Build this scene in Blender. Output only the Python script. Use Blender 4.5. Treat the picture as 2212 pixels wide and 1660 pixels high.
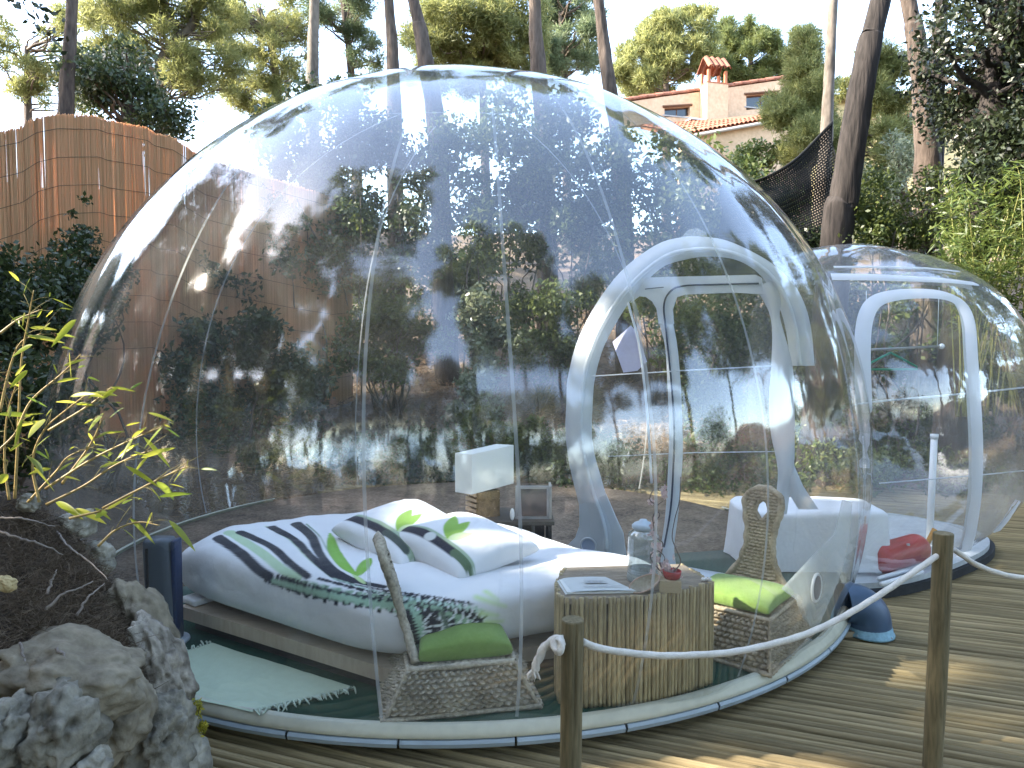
import bpy, bmesh, math, random
import numpy as np
from mathutils import Vector
from mathutils.bvhtree import BVHTree
scene = bpy.context.scene
for o in list(bpy.data.objects): bpy.data.objects.remove(o)
COL = scene.collection
rad = math.radians

# ---------------------------------------------------------------- camera, sky, sun, exposure
CAM_H, CAM_PITCH, FPX = 1.45, -0.05, 700.0
cam_d = bpy.data.cameras.new('camera'); cam = bpy.data.objects.new('camera', cam_d); COL.objects.link(cam)
cam.location = (0, 0, CAM_H); cam.rotation_euler = (math.pi/2 + CAM_PITCH, 0, 0)
cam_d.sensor_fit = 'HORIZONTAL'; cam_d.sensor_width = 36.0; cam_d.lens = 36.0*FPX/1024.0
cam_d.clip_start = 0.05; cam_d.clip_end = 600
scene.camera = cam
SUN_EL, SUN_AZ = 33.0, -96.0             # azimuth clockwise from +Y (view direction); negative = left
sv = np.array([math.sin(rad(SUN_AZ))*math.cos(rad(SUN_EL)), math.cos(rad(SUN_AZ))*math.cos(rad(SUN_EL)), math.sin(rad(SUN_EL))])
w = bpy.data.worlds.new('World'); scene.world = w; w.use_nodes = True
nt = w.node_tree; nt.nodes.clear()
sky = nt.nodes.new('ShaderNodeTexSky'); sky.sky_type = 'NISHITA'; sky.sun_disc = False
sky.sun_elevation = rad(SUN_EL); sky.sun_rotation = rad(SUN_AZ)
sky.air_density = 1.0; sky.dust_density = 1.3; sky.ozone_density = 1.0
bg = nt.nodes.new('ShaderNodeBackground'); bg.inputs['Strength'].default_value = 0.15
wo = nt.nodes.new('ShaderNodeOutputWorld')
hs = nt.nodes.new('ShaderNodeHueSaturation'); hs.inputs['Saturation'].default_value = .9
nt.links.new(sky.outputs[0], hs.inputs['Color']); nt.links.new(hs.outputs[0], bg.inputs[0]); nt.links.new(bg.outputs[0], wo.inputs[0])
sl = bpy.data.lights.new('sun', 'SUN'); sl.energy = 2.6; sl.angle = rad(0.6); sl.color = (1.0, 0.90, 0.76)
so = bpy.data.objects.new('sun', sl); COL.objects.link(so)
so.rotation_euler = Vector(-sv).to_track_quat('-Z', 'Y').to_euler(); so.location = (-20, 4, 20)
vs = scene.view_settings; vs.view_transform = 'Standard'; vs.look = 'None'; vs.gamma = 1.0
vs.use_curve_mapping = False; vs.exposure = 3.12
scene.cycles.transparent_max_bounces = 40
scene.cycles.max_bounces = 10

# ---------------------------------------------------------------- photo pixel -> place (photo viewed at 2212 px wide)
PS = 1024.0/2212.0
_c, _s = math.cos(CAM_PITCH), math.sin(CAM_PITCH)
def ray(vx, vy):
    x = (vx*PS-512)/FPX; z = (384-vy*PS)/FPX
    return np.array([x, _c-z*_s, _s+z*_c])
def atz(vx, vy, z):
    d = ray(vx, vy); return d*((z-CAM_H)/d[2]) + np.array([0, 0, CAM_H])
def aty(vx, vy, y):
    d = ray(vx, vy); return d*(y/d[1]) + np.array([0, 0, CAM_H])
def on_plane(vx, vy, A, B):
    """hit on the vertical plane through plan points A and B"""
    d = ray(vx, vy); n = np.array([B[1]-A[1], -(B[0]-A[0])])
    k = (n @ np.array(A))/(n @ d[:2]); return d*k + np.array([0, 0, CAM_H])
def px(d): return PS/FPX*d               # metres per photo pixel at distance d

# ---------------------------------------------------------------- noise
def _hash(ix, iy, iz, seed=0):
    n = (ix*374761393 + iy*668265263 + iz*1274126177 + seed*974711) & 0xffffffff
    n = ((n ^ (n >> 13))*1274126177) & 0xffffffff
    return ((n ^ (n >> 16)) & 0xffff)/65535.0
def vnoise(P, seed=0):
    P = np.asarray(P, float); I = np.floor(P).astype(np.int64); F = P-I; F = F*F*(3-2*F)
    r = 0
    for dx in (0, 1):
        for dy in (0, 1):
            for dz in (0, 1):
                wgt = (F[:, 0] if dx else 1-F[:, 0])*(F[:, 1] if dy else 1-F[:, 1])*(F[:, 2] if dz else 1-F[:, 2])
                r = r + wgt*_hash(I[:, 0]+dx, I[:, 1]+dy, I[:, 2]+dz, seed)
    return r*2-1
def fbm(P, oct=4, seed=0):
    a, s, r = 1.0, 1.0, 0
    for i in range(oct):
        r = r + a*vnoise(np.asarray(P)*s+17.3*i, seed+i); a *= .5; s *= 2.03
    return r

# ---------------------------------------------------------------- materials
MATS = {}
def _nodes(name):
    m = bpy.data.materials.new(name); m.use_nodes = True; t = m.node_tree; t.nodes.clear()
    out = t.nodes.new('ShaderNodeOutputMaterial'); return m, t, out
def mat(name, col, rough=.7, var=.18, scale=8, bump=.15, stretch=(1, 1, 1), col2=None, objrand=0.0, fine=6.0, spec=.3, sheen=0, trans=0.0, bdist=.01, metal=0):
    if name in MATS: return MATS[name]
    m, t, out = _nodes(name); N = t.nodes.new; L = t.links.new
    p = N('ShaderNodeBsdfPrincipled'); p.inputs['Roughness'].default_value = rough
    p.inputs['Specular IOR Level'].default_value = spec; p.inputs['Metallic'].default_value = metal
    if sheen: p.inputs['Sheen Weight'].default_value = sheen
    tc = N('ShaderNodeTexCoord'); mp = N('ShaderNodeMapping'); mp.inputs['Scale'].default_value = stretch
    L(tc.outputs['Object'], mp.inputs['Vector'])
    oi = N('ShaderNodeObjectInfo')
    if objrand:
        cx = N('ShaderNodeVectorMath'); cx.operation = 'SCALE'; cx.inputs[0].default_value = (13.1, 7.7, 5.3)
        L(oi.outputs['Random'], cx.inputs['Scale']); L(cx.outputs[0], mp.inputs['Location'])
    n1 = N('ShaderNodeTexNoise'); n1.inputs['Scale'].default_value = scale; n1.inputs['Detail'].default_value = 6
    n2 = N('ShaderNodeTexNoise'); n2.inputs['Scale'].default_value = scale*fine; n2.inputs['Detail'].default_value = 4
    L(mp.outputs[0], n1.inputs['Vector']); L(mp.outputs[0], n2.inputs['Vector'])
    ad = N('ShaderNodeMath'); ad.operation = 'MULTIPLY_ADD'; ad.inputs[1].default_value = .5
    hf = N('ShaderNodeMath'); hf.operation = 'MULTIPLY'; hf.inputs[1].default_value = .5
    L(n2.outputs[0], hf.inputs[0]); L(n1.outputs[0], ad.inputs[0]); L(hf.outputs[0], ad.inputs[2])
    rp = N('ShaderNodeValToRGB'); rp.color_ramp.elements[0].position = .32; rp.color_ramp.elements[1].position = .68
    c = np.array(col); ca = c*(1-var); cb = np.array(col2) if col2 is not None else c*(1+var)
    rp.color_ramp.elements[0].color = (*np.clip(ca, 0, 1), 1); rp.color_ramp.elements[1].color = (*np.clip(cb, 0, 1), 1)
    L(ad.outputs[0], rp.inputs[0]); src = rp.outputs[0]
    if objrand:
        hv = N('ShaderNodeHueSaturation'); mr = N('ShaderNodeMapRange')
        mr.inputs['To Min'].default_value = 1-objrand; mr.inputs['To Max'].default_value = 1+objrand
        L(oi.outputs['Random'], mr.inputs['Value']); L(mr.outputs[0], hv.inputs['Value']); L(src, hv.inputs['Color']); src = hv.outputs[0]
    L(src, p.inputs['Base Color'])
    if bump:
        b = N('ShaderNodeBump'); b.inputs['Strength'].default_value = bump; b.inputs['Distance'].default_value = bdist
        L(ad.outputs[0], b.inputs['Height']); L(b.outputs[0], p.inputs['Normal'])
    s = p.outputs[0]
    if trans:
        tr = N('ShaderNodeBsdfTranslucent'); L(src, tr.inputs['Color'])
        mx = N('ShaderNodeMixShader'); mx.inputs[0].default_value = trans
        L(s, mx.inputs[1]); L(tr.outputs[0], mx.inputs[2]); s = mx.outputs[0]
    L(s, out.inputs[0]); MATS[name] = m; return m
def leafmat(name, c1, c2, trans=.4, rough=.5, spec=.4):
    if name in MATS: return MATS[name]
    m, t, out = _nodes(name); N = t.nodes.new; L = t.links.new
    at = N('ShaderNodeAttribute'); at.attribute_name = 'rnd'
    rp = N('ShaderNodeValToRGB'); rp.color_ramp.elements[0].color = (*c1, 1); rp.color_ramp.elements[1].color = (*c2, 1)
    L(at.outputs['Fac'], rp.inputs[0])
    p = N('ShaderNodeBsdfPrincipled'); p.inputs['Roughness'].default_value = rough; p.inputs['Specular IOR Level'].default_value = spec
    L(rp.outputs[0], p.inputs['Base Color'])
    tr = N('ShaderNodeBsdfTranslucent'); hv = N('ShaderNodeHueSaturation'); hv.inputs['Hue'].default_value = .485; hv.inputs['Value'].default_value = 1.5
    L(rp.outputs[0], hv.inputs['Color']); L(hv.outputs[0], tr.inputs['Color'])
    mx = N('ShaderNodeMixShader'); mx.inputs[0].default_value = trans
    L(p.outputs[0], mx.inputs[1]); L(tr.outputs[0], mx.inputs[2]); L(mx.outputs[0], out.inputs[0])
    MATS[name] = m; return m
def pvcmat(name, tint=(.96, .98, .975), base=.06, rough=.03, milk=.035, power=4.2, wav=.0, top=.95):
    """thin clear vinyl: see-through sheet with a two-faced Fresnel reflection and a trace of milkiness"""
    m, t, out = _nodes(name); N = t.nodes.new; L = t.links.new
    lw = N('ShaderNodeLayerWeight'); lw.inputs['Blend'].default_value = .5
    pw = N('ShaderNodeMath'); pw.operation = 'POWER'; pw.inputs[1].default_value = power; L(lw.outputs['Facing'], pw.inputs[0])
    mr = N('ShaderNodeMapRange'); mr.inputs['To Min'].default_value = base; mr.inputs['To Max'].default_value = top; L(pw.outputs[0], mr.inputs['Value'])
    tp = N('ShaderNodeBsdfTransparent'); tp.inputs[0].default_value = (*tint, 1)
    df = N('ShaderNodeBsdfDiffuse'); df.inputs[0].default_value = (.75, .78, .8, 1)
    tl = N('ShaderNodeBsdfTranslucent'); tl.inputs[0].default_value = (.75, .78, .8, 1)
    mm = N('ShaderNodeMixShader'); L(df.outputs[0], mm.inputs[1]); L(tl.outputs[0], mm.inputs[2])
    tc = N('ShaderNodeTexCoord'); ns = N('ShaderNodeTexNoise'); ns.inputs['Scale'].default_value = 1.6; ns.inputs['Detail'].default_value = 5; L(tc.outputs['Object'], ns.inputs['Vector'])
    mk = N('ShaderNodeMapRange'); mk.inputs['From Min'].default_value = .35; mk.inputs['From Max'].default_value = .7
    mk.inputs['To Min'].default_value = milk*.5; mk.inputs['To Max'].default_value = milk*1.7; L(ns.outputs[0], mk.inputs['Value'])
    dn = N('ShaderNodeMath'); dn.operation = 'SUBTRACT'; dn.inputs[0].default_value = 1.06; L(lw.outputs['Facing'], dn.inputs[1])
    dv = N('ShaderNodeMath'); dv.operation = 'DIVIDE'; dv.use_clamp = True; L(mk.outputs[0], dv.inputs[0]); L(dn.outputs[0], dv.inputs[1])
    m1 = N('ShaderNodeMixShader'); L(dv.outputs[0], m1.inputs[0]); L(tp.outputs[0], m1.inputs[1]); L(mm.outputs[0], m1.inputs[2])
    gl = N('ShaderNodeBsdfGlossy'); gl.inputs['Roughness'].default_value = rough
    if wav:
        b = N('ShaderNodeBump'); b.inputs['Strength'].default_value = 1; b.inputs['Distance'].default_value = wav
        nb = N('ShaderNodeTexNoise'); nb.inputs['Scale'].default_value = 5; nb.inputs['Detail'].default_value = 2; L(tc.outputs['Object'], nb.inputs['Vector'])
        L(nb.outputs[0], b.inputs['Height']); L(b.outputs[0], gl.inputs['Normal'])
    m2 = N('ShaderNodeMixShader'); L(mr.outputs[0], m2.inputs[0]); L(m1.outputs[0], m2.inputs[1]); L(gl.outputs[0], m2.inputs[2])
    L(m2.outputs[0], out.inputs[0]); MATS[name] = m; return m
def printmat(name, rough=.8):
    m, t, out = _nodes(name); N = t.nodes.new; L = t.links.new
    p = N('ShaderNodeBsdfPrincipled'); p.inputs['Roughness'].default_value = rough; p.inputs['Specular IOR Level'].default_value = .15
    p.inputs['Sheen Weight'].default_value = .15
    a = N('ShaderNodeAttribute'); a.attribute_name = 'print'; L(a.outputs['Color'], p.inputs['Base Color'])
    tc = N('ShaderNodeTexCoord'); n = N('ShaderNodeTexNoise'); n.inputs['Scale'].default_value = 14; n.inputs['Detail'].default_value = 5; L(tc.outputs['Object'], n.inputs['Vector'])
    b = N('ShaderNodeBump'); b.inputs['Strength'].default_value = .25; b.inputs['Distance'].default_value = .02; L(n.outputs[0], b.inputs['Height']); L(b.outputs[0], p.inputs['Normal'])
    L(p.outputs[0], out.inputs[0]); MATS[name] = m; return m

# ---------------------------------------------------------------- mesh building
def world_loc(o):
    v = np.zeros(3)
    while o is not None: v = v + np.array(o.location); o = o.parent
    return v
def fast_mesh(name, V, faces_n, k, rnd=None, smooth=False, mat=None):
    """V: (n*?,3); faces given as consecutive k-gons over the vertices"""
    me = bpy.data.meshes.new(name); V = np.ascontiguousarray(V, dtype=np.float32)
    me.vertices.add(len(V)); me.vertices.foreach_set('co', V.ravel())
    me.loops.add(faces_n*k); me.loops.foreach_set('vertex_index', np.arange(faces_n*k, dtype=np.int32))
    me.polygons.add(faces_n); me.polygons.foreach_set('loop_start', np.arange(0, faces_n*k, k, dtype=np.int32))
    if rnd is not None:
        a = me.attributes.new('rnd', 'FLOAT', 'FACE'); a.data.foreach_set('value', np.asarray(rnd, dtype=np.float32))
    me.update(calc_edges=True)
    if mat: me.materials.append(mat)
    return me
def link(name, me, parent=None, loc=(0, 0, 0)):
    o = bpy.data.objects.new(name, me); COL.objects.link(o); o.location = loc
    if parent is not None: o.parent = parent
    return o
class G:
    def __init__(s): s.v = []; s.f = []; s.n = 0; s.attr = None
    def add(s, V, F):
        V = np.asarray(V, float).reshape(-1, 3); s.v.append(V); n = s.n
        s.f += [tuple(int(i)+n for i in f) for f in F]; s.n += len(V); return s
    def grid(s, P, closeu=False, closev=False, flip=False):
        P = np.asarray(P, float); nu, nv = P.shape[:2]; F = []
        for i in range(nu if closeu else nu-1):
            for j in range(nv if closev else nv-1):
                a, b = i*nv+j, ((i+1) % nu)*nv+j; c, d = ((i+1) % nu)*nv+(j+1) % nv, i*nv+(j+1) % nv
                F.append((a, d, c, b) if flip else (a, b, c, d))
        return s.add(P.reshape(-1, 3), F)
    def box(s, c, size, rz=0, tilt=None, bev=0.0):
        hx, hy, hz = np.array(size)/2
        if bev <= 0:
            V = np.array([(x, y, z) for x in (-hx, hx) for y in (-hy, hy) for z in (-hz, hz)])
            F = [(0, 1, 3, 2), (4, 6, 7, 5), (0, 4, 5, 1), (2, 3, 7, 6), (0, 2, 6, 4), (1, 5, 7, 3)]
        else:
            bm = bmesh.new(); bmesh.ops.create_cube(bm, size=1)
            for q in bm.verts: q.co = Vector((q.co.x*2*hx, q.co.y*2*hy, q.co.z*2*hz))
            bmesh.ops.bevel(bm, geom=bm.edges[:], offset=bev, segments=2, affect='EDGES', profile=.7)
            bm.verts.ensure_lookup_table(); V = np.array([q.co for q in bm.verts]); F = [[q.index for q in f.verts] for f in bm.faces]; bm.free()
        if tilt is not None: V = V @ np.array(tilt).T
        cr, sr = math.cos(rz), math.sin(rz)
        V = V @ np.array([[cr, sr, 0], [-sr, cr, 0], [0, 0, 1]]) + np.array(c)
        return s.add(V, F)
    def tube(s, P, r, n=8, cap=True, twist=0, ridges=0, ramp=0.0):
        P = np.asarray(P, float); m = len(P); r = np.broadcast_to(np.asarray(r, float), (m,))
        T = np.gradient(P, axis=0); T /= np.linalg.norm(T, axis=1)[:, None]+1e-12
        ref = np.array([0, 0, 1.0]) if abs(T[0][2]) < .9 else np.array([1.0, 0, 0])
        u = np.cross(T[0], ref); u /= np.linalg.norm(u); rows = []
        ang = np.linspace(0, 2*math.pi, n, endpoint=False)
        for i in range(m):
            u = u-T[i]*(u @ T[i]); u /= np.linalg.norm(u); v = np.cross(T[i], u)
            rr = r[i]*(1+ramp*np.cos(ridges*ang+twist*i)) if ridges else r[i]*np.ones(n)
            rows.append(P[i]+(np.cos(ang)*rr)[:, None]*u+(np.sin(ang)*rr)[:, None]*v)
        base = s.n; s.grid(np.array(rows), closev=True)
        if cap: s.f.append(tuple(base+i for i in range(n))); s.f.append(tuple(base+(m-1)*n+i for i in reversed(range(n))))
        return s
    def lathe(s, prof, c=(0, 0, 0), n=24, arc=None):
        a = np.linspace(0, 2*math.pi, n, endpoint=False) if arc is None else np.radians(np.linspace(arc[0]-90, arc[1]-90, n))
        P = np.array([[(c[0]+r*math.cos(t), c[1]+r*math.sin(t), c[2]+z) for t in a] for r, z in prof])
        return s.grid(P, closev=arc is None, flip=True)
    def prism(s, poly, z0, z1):
        n = len(poly); V = [(x, y, z0) for x, y in poly]+[(x, y, z1) for x, y in poly]
        F = [tuple(reversed(range(n))), tuple(range(n, 2*n))]+[(i, (i+1) % n, n+(i+1) % n, n+i) for i in range(n)]
        return s.add(V, F)
    def slab(s, pts, nrm, th):
        """flat outline of 3-D points given thickness th along nrm"""
        p = np.asarray(pts, float); n = len(p); nrm = np.asarray(nrm, float)
        V = np.concatenate([p-nrm*th/2, p+nrm*th/2])
        F = [tuple(reversed(range(n))), tuple(range(n, 2*n))]+[(i, (i+1) % n, n+(i+1) % n, n+i) for i in range(n)]
        return s.add(V, F)
    def band(s, A, B, nrm, th):
        """strip between two curves (equal number of points), thickness th along nrm"""
        A = np.asarray(A, float); B = np.asarray(B, float); nrm = np.asarray(nrm, float)
        o = nrm*th/2; m = (A+B)/2
        P = np.array([A-o*.3, (A*.85+B*.15)-o, m-o*1.15, (A*.15+B*.85)-o, B-o*.3, B+o*.3, m+o, A+o*.3]).transpose(1, 0, 2)
        return s.grid(P, closev=True)
    def ball(s, c, r, nu=12, nv=16, e=1.0, sc=(1, 1, 1)):
        th = np.linspace(-math.pi/2, math.pi/2, nu); ph = np.linspace(0, 2*math.pi, nv, endpoint=False)
        pw = lambda q: np.sign(q)*np.abs(q)**e
        P = np.zeros((nu, nv, 3))
        P[..., 0] = pw(np.cos(th))[:, None]*pw(np.cos(ph))[None]; P[..., 1] = pw(np.cos(th))[:, None]*pw(np.sin(ph))[None]; P[..., 2] = pw(np.sin(th))[:, None]
        return s.grid(P*r*np.array(sc)+np.array(c), closev=True, flip=True)
    def verts(s): return np.concatenate(s.v)
    def build(s, name, m, parent=None, smooth=True, angle=None):
        V = s.verts(); off = world_loc(parent) if parent is not None else np.zeros(3)
        me = bpy.data.meshes.new(name); me.from_pydata((V-off).tolist(), [], s.f); me.update()
        if m: me.materials.append(m)
        bm = bmesh.new(); bm.from_mesh(me); bmesh.ops.recalc_face_normals(bm, faces=bm.faces); bm.to_mesh(me); bm.free()
        if smooth:
            me.polygons.foreach_set('use_smooth', [True]*len(me.polygons))
            if angle is not None: me.set_sharp_from_angle(angle=rad(angle))
        return link(name, me, parent)
def tag(o, label=None, cat=None, group=None, kind=None):
    if label: o['label'] = label
    if cat: o['category'] = cat
    if group: o['group'] = group
    if kind: o['kind'] = kind
    return o
def thing(name, label, cat, loc, group=None):
    o = bpy.data.objects.new(name, None); COL.objects.link(o); o.location = tuple(loc); o.empty_display_size = .1
    return tag(o, label, cat, group)
def spline(pts, n):
    """Catmull-Rom through the points"""
    p = np.asarray(pts, float); q = np.concatenate([[2*p[0]-p[1]], p, [2*p[-1]-p[-2]]]); m = len(p)-1
    out = []
    for t in np.linspace(0, m-1e-6, n):
        i = int(t); f = t-i; a, b, c, d = q[i], q[i+1], q[i+2], q[i+3]
        out.append(.5*((2*b)+(-a+c)*f+(2*a-5*b+4*c-d)*f*f+(-a+3*b-3*c+d)*f**3))
    return np.array(out)

# ---------------------------------------------------------------- foliage
# places where the photograph shows sunlight reaching the ground: gaps left in the crowns between them and the sun
GAPS = []
def keep_gaps(P):
    k = np.ones(len(P), bool)
    for (t, r) in GAPS:
        d = P-np.array(t); a = d @ sv; perp = np.linalg.norm(d-a[:, None]*sv, axis=1)
        k &= ~((a > 1.2) & (perp < r))
    return k
def leaf_mesh(name, P, size, rng, m, aspect=.45, droop=.0, hang=0.0):
    P = P[keep_gaps(P)]; n = len(P)
    a = rng.normal(size=(n, 3)); a[:, 2] = a[:, 2]*(1-droop)-hang; a /= np.linalg.norm(a, axis=1)[:, None]
    b = rng.normal(size=(n, 3)); b -= a*(a*b).sum(1)[:, None]; b /= np.linalg.norm(b, axis=1)[:, None]
    s = size*rng.uniform(.6, 1.35, n)[:, None]
    V = np.stack([P-a*s*.5, P+b*s*aspect*.5, P+a*s*.5, P-b*s*aspect*.5], 1).reshape(-1, 3)
    return fast_mesh(name, V, n, 4, rng.uniform(0, 1, n), mat=m)
def needle_mesh(name, P, D, k, ln, wd, rng, m, spread=.8):
    kk = keep_gaps(P); P = P[kk]; D = D[kk]; n = len(P)
    d = D[:, None, :]+rng.normal(size=(n, k, 3))*spread; d /= np.linalg.norm(d, axis=2)[..., None]
    b = rng.normal(size=(n, k, 3)); b -= d*(d*b).sum(2)[..., None]; b /= np.linalg.norm(b, axis=2)[..., None]
    l = ln*rng.uniform(.6, 1.3, (n, k, 1)); p0 = P[:, None, :]+rng.normal(size=(n, k, 3))*ln*.25
    V = np.stack([p0-b*wd, p0+b*wd, p0+d*l], 2).reshape(-1, 3)
    r = np.clip(np.repeat(rng.uniform(0, 1, n), k)*.7+rng.uniform(0, .3, n*k), 0, 1)
    return fast_mesh(name, V, n*k, 3, r, mat=m)
def clumped(centers, radii, n, rng, flat=.75, shell=.55):
    c = np.asarray(centers, float); r = np.asarray(radii, float); wgt = r**2.2; wgt = wgt/wgt.sum()
    i = rng.choice(len(c), n, p=wgt); d = rng.normal(size=(n, 3)); d /= np.linalg.norm(d, axis=1)[:, None]
    t = rng.uniform(0, 1, n)**shell*rng.uniform(.75, 1.1, n)
    d2 = d.copy(); d2[:, 2] *= flat
    return c[i]+d2*(r[i]*t)[:, None], d
def off(me_obj, parent): return me_obj
M = {}
def setup_mats():
    M['bark'] = mat('pine_bark', (.05, .037, .03), .95, .5, 3, 1.0, (1.6, 1.6, .35), col2=(.135, .105, .085), bdist=.03, fine=5)
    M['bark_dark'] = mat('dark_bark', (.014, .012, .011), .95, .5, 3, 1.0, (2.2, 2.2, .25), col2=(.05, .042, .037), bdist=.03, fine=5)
    M['bark_grey'] = mat('grey_bark', (.11, .092, .075), .9, .3, 3, .6, (1.2, 1.2, .5), col2=(.2, .17, .14), bdist=.02)
    M['twig'] = mat('twig', (.13, .1, .08), .9, .3, 6, .3)
    M['needle'] = leafmat('pine_needles', (.055, .08, .022), (.18, .21, .075), .5)
    M['needle_olive'] = leafmat('olive_needles', (.09, .115, .035), (.28, .29, .115), .55)
    M['needle_blue'] = leafmat('blue_green_needles', (.065, .10, .05), (.19, .23, .12), .5)
    M['leaf_dark'] = leafmat('dark_leaves', (.02, .034, .013), (.065, .09, .03), .3, .4, .5)
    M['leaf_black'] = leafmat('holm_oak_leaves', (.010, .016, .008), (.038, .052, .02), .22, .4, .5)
    M['leaf_mid'] = leafmat('mid_leaves', (.04, .065, .018), (.13, .16, .045), .4, .45)
    M['leaf_light'] = leafmat('light_leaves', (.07, .11, .03), (.2, .23, .08), .4, .4, .6)
    M['leaf_grey'] = leafmat('silvery_leaves', (.09, .12, .06), (.26, .28, .17), .3, .35, .7)
    M['bamboo_leaf'] = leafmat('bamboo_leaves', (.2, .21, .025), (.48, .43, .06), .5, .45, .4)
    M['bamboo_green'] = leafmat('green_bamboo_leaves', (.045, .085, .02), (.16, .2, .05), .4, .45, .4)
setup_mats()
rng = np.random.default_rng(7); R = random.Random(5)
# sunlit places in the photograph: (point, radius of the gap in the leaves)
GAPS += [((-.05, 3.35, .6), .33), ((.38, 3.1, .45), .24), ((-.35, 3.7, .65), .25), ((-1.1, 1.95, 1.15), .22), ((-1.45, 2.0, 1.4), .35), ((-.85, 1.9, 1.15), .18), ((-1.5, 2.05, 1.1), .22), ((-1.3, 1.95, 1.25), .22),
         ((1.83, 3.15, 0), .22), ((1.68, 2.66, 0), .15), ((-4.8, 7.2, 2.9), .36), ((-4.4, 7.6, 3.1), .3),  ((.95, 3.0, .3), .12), ((1.6, 4.6, .8), .3), ((-.45, 6.6, 1.2), .6), ((.9, 7.2, 1.8), .5)]
GAPS += [((-3.2+.9*(k % 6), 8.6+.5*(k//6), 1.2+.75*(k//6)), .34) for k in range(18)]
GAPS += [((-5.2+k*1.1, 7+k*1.1, 2.4+.3*(k % 2)), .24) for k in range(4)]

# ---------------------------------------------------------------- ground
def H(x, y):
    x = np.asarray(x, float); y = np.asarray(y, float)
    ss = lambda t: np.clip(t, 0, None)**2/(np.clip(t, 0, None)+1.2)
    z = -.16+.34*ss(y-6.7)+.33*ss(-x-2.7)*np.clip((y+3)/5, 0, 1)+.12*ss(x-5.5)
    z = z-.22*ss(-y-3.2)
    return np.clip(z, -7, 5.2+.01*np.hypot(x, y))
def make_ground():
    u = np.sinh(np.linspace(-4.3, 4.3, 230))*3.6; P = np.zeros((230, 230, 3)); X, Y = np.meshgrid(u, u+4, indexing='ij')
    P[..., 0] = X; P[..., 1] = Y; Q = np.stack([X.ravel(), Y.ravel(), 0*X.ravel()], 1)
    amp = np.where((np.abs(X) < 6) & (Y < 7) & (Y > -3) & (X > -2.4), .0, 1).ravel()
    P[..., 2] = H(X, Y)+(fbm(Q*.7, 4, 3)*.10*amp+fbm(Q*3, 3, 9)*.02*amp).reshape(X.shape)
    g = G().grid(P); o = g.build('ground', mat('forest_soil', (.11, .075, .05), .95, .5, 3, .8, col2=(.23, .165, .115), bdist=.05, fine=9))
    tag(o, kind='structure')
make_ground()
def litter():
    n = 26000; x = rng.uniform(-7, 8, n); y = 6.6+rng.uniform(0, 1, n)**1.6*9; z = H(x, y)+rng.uniform(0, .05, n)+.02
    D = rng.normal(size=(n, 3)); D[:, 2] *= .25; me = needle_mesh('fallen_needles', np.stack([x, y, z], 1), D, 3, .12, .006, rng, leafmat('dead_needles', (.12, .075, .045), (.34, .24, .15), .1, .8, .1), .6)
    tag(link('fallen_needles', me), 'brown pine needle litter scattered over the slope behind the dome', 'litter', kind='stuff')
litter()

# ---------------------------------------------------------------- deck: grooved boards one by one
DECK_A = rad(-20)
def make_deck():
    ca, sa = math.cos(DECK_A), math.sin(DECK_A)
    base = G().box((2.2, 3.2, -.11), (9.6, 9.4, .1), DECK_A).build('deck', mat('deck_shadow_gap', (.02, .018, .014), .95, .2), smooth=False); tag(base, kind='structure')
    wood = mat('weathered_deck_wood', (.155, .118, .055), .75, .3, 3.2, .22, (.22, 9, 9), col2=(.36, .285, .155), objrand=.25, fine=5, bdist=.004)
    W = .047; L = 9.4; meshes = []
    for k in range(6):
        nx = 64; prof = [(-W/2+.0048, -.045)]+[(y*(W-.0096)/2, z) for y, z in ((-1, -.022), (-.92, -.015), (-.70, -.004), (-.38, .0045), (0, .0075), (.38, .0045), (.70, -.004), (.92, -.015), (1, -.022))]+[(W/2-.0048, -.045)]
        P = np.zeros((nx, len(prof), 3)); xs = np.linspace(0, L, nx)
        for j, (yy, zz) in enumerate(prof): P[:, j] = np.stack([xs, np.full(nx, yy), np.full(nx, zz)], 1)
        Q = P.reshape(-1, 3); one = np.array([1.0, 0, 0])
        Q[:, 2] += vnoise(Q*one*.8+k*11.3, 8)*.0042+vnoise(Q*one*2.4+k*5.1, 3)*.0016; Q[:, 1] += vnoise(Q*one*.9+k*7.7, 6)*.0022
        wdt = 1+.06*vnoise(Q*one*1.7+k*3.3, 9); Q[:, 1] *= wdt
        o = G().grid(Q.reshape(P.shape)).build('board', wood); meshes.append(o.data); bpy.data.objects.remove(o)
    i = 0
    for row in range(-90, 118):
        v = row*W; u0 = -4.6+R.uniform(-.2, .2)
        ex = [(1.6+(u0+t)*ca-v*sa, 3.0+(u0+t)*sa+v*ca) for t in np.linspace(0, L, 40)]
        if not any((y > 1.5 and abs(x/y) < .85 and y < 7.2 and math.hypot(x+.285, y-4.79) > 2.2 and x > -1.3) for x, y in ex): continue
        o = link('board', meshes[R.randrange(6)], base); i += 1
        o.location = (1.6+u0*ca-v*sa, 3.0+u0*sa+v*ca, R.uniform(-.0025, .0025)-.008); o.rotation_euler = (R.gauss(0, .05), 0, DECK_A+R.gauss(0, .0004))
make_deck()

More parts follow.
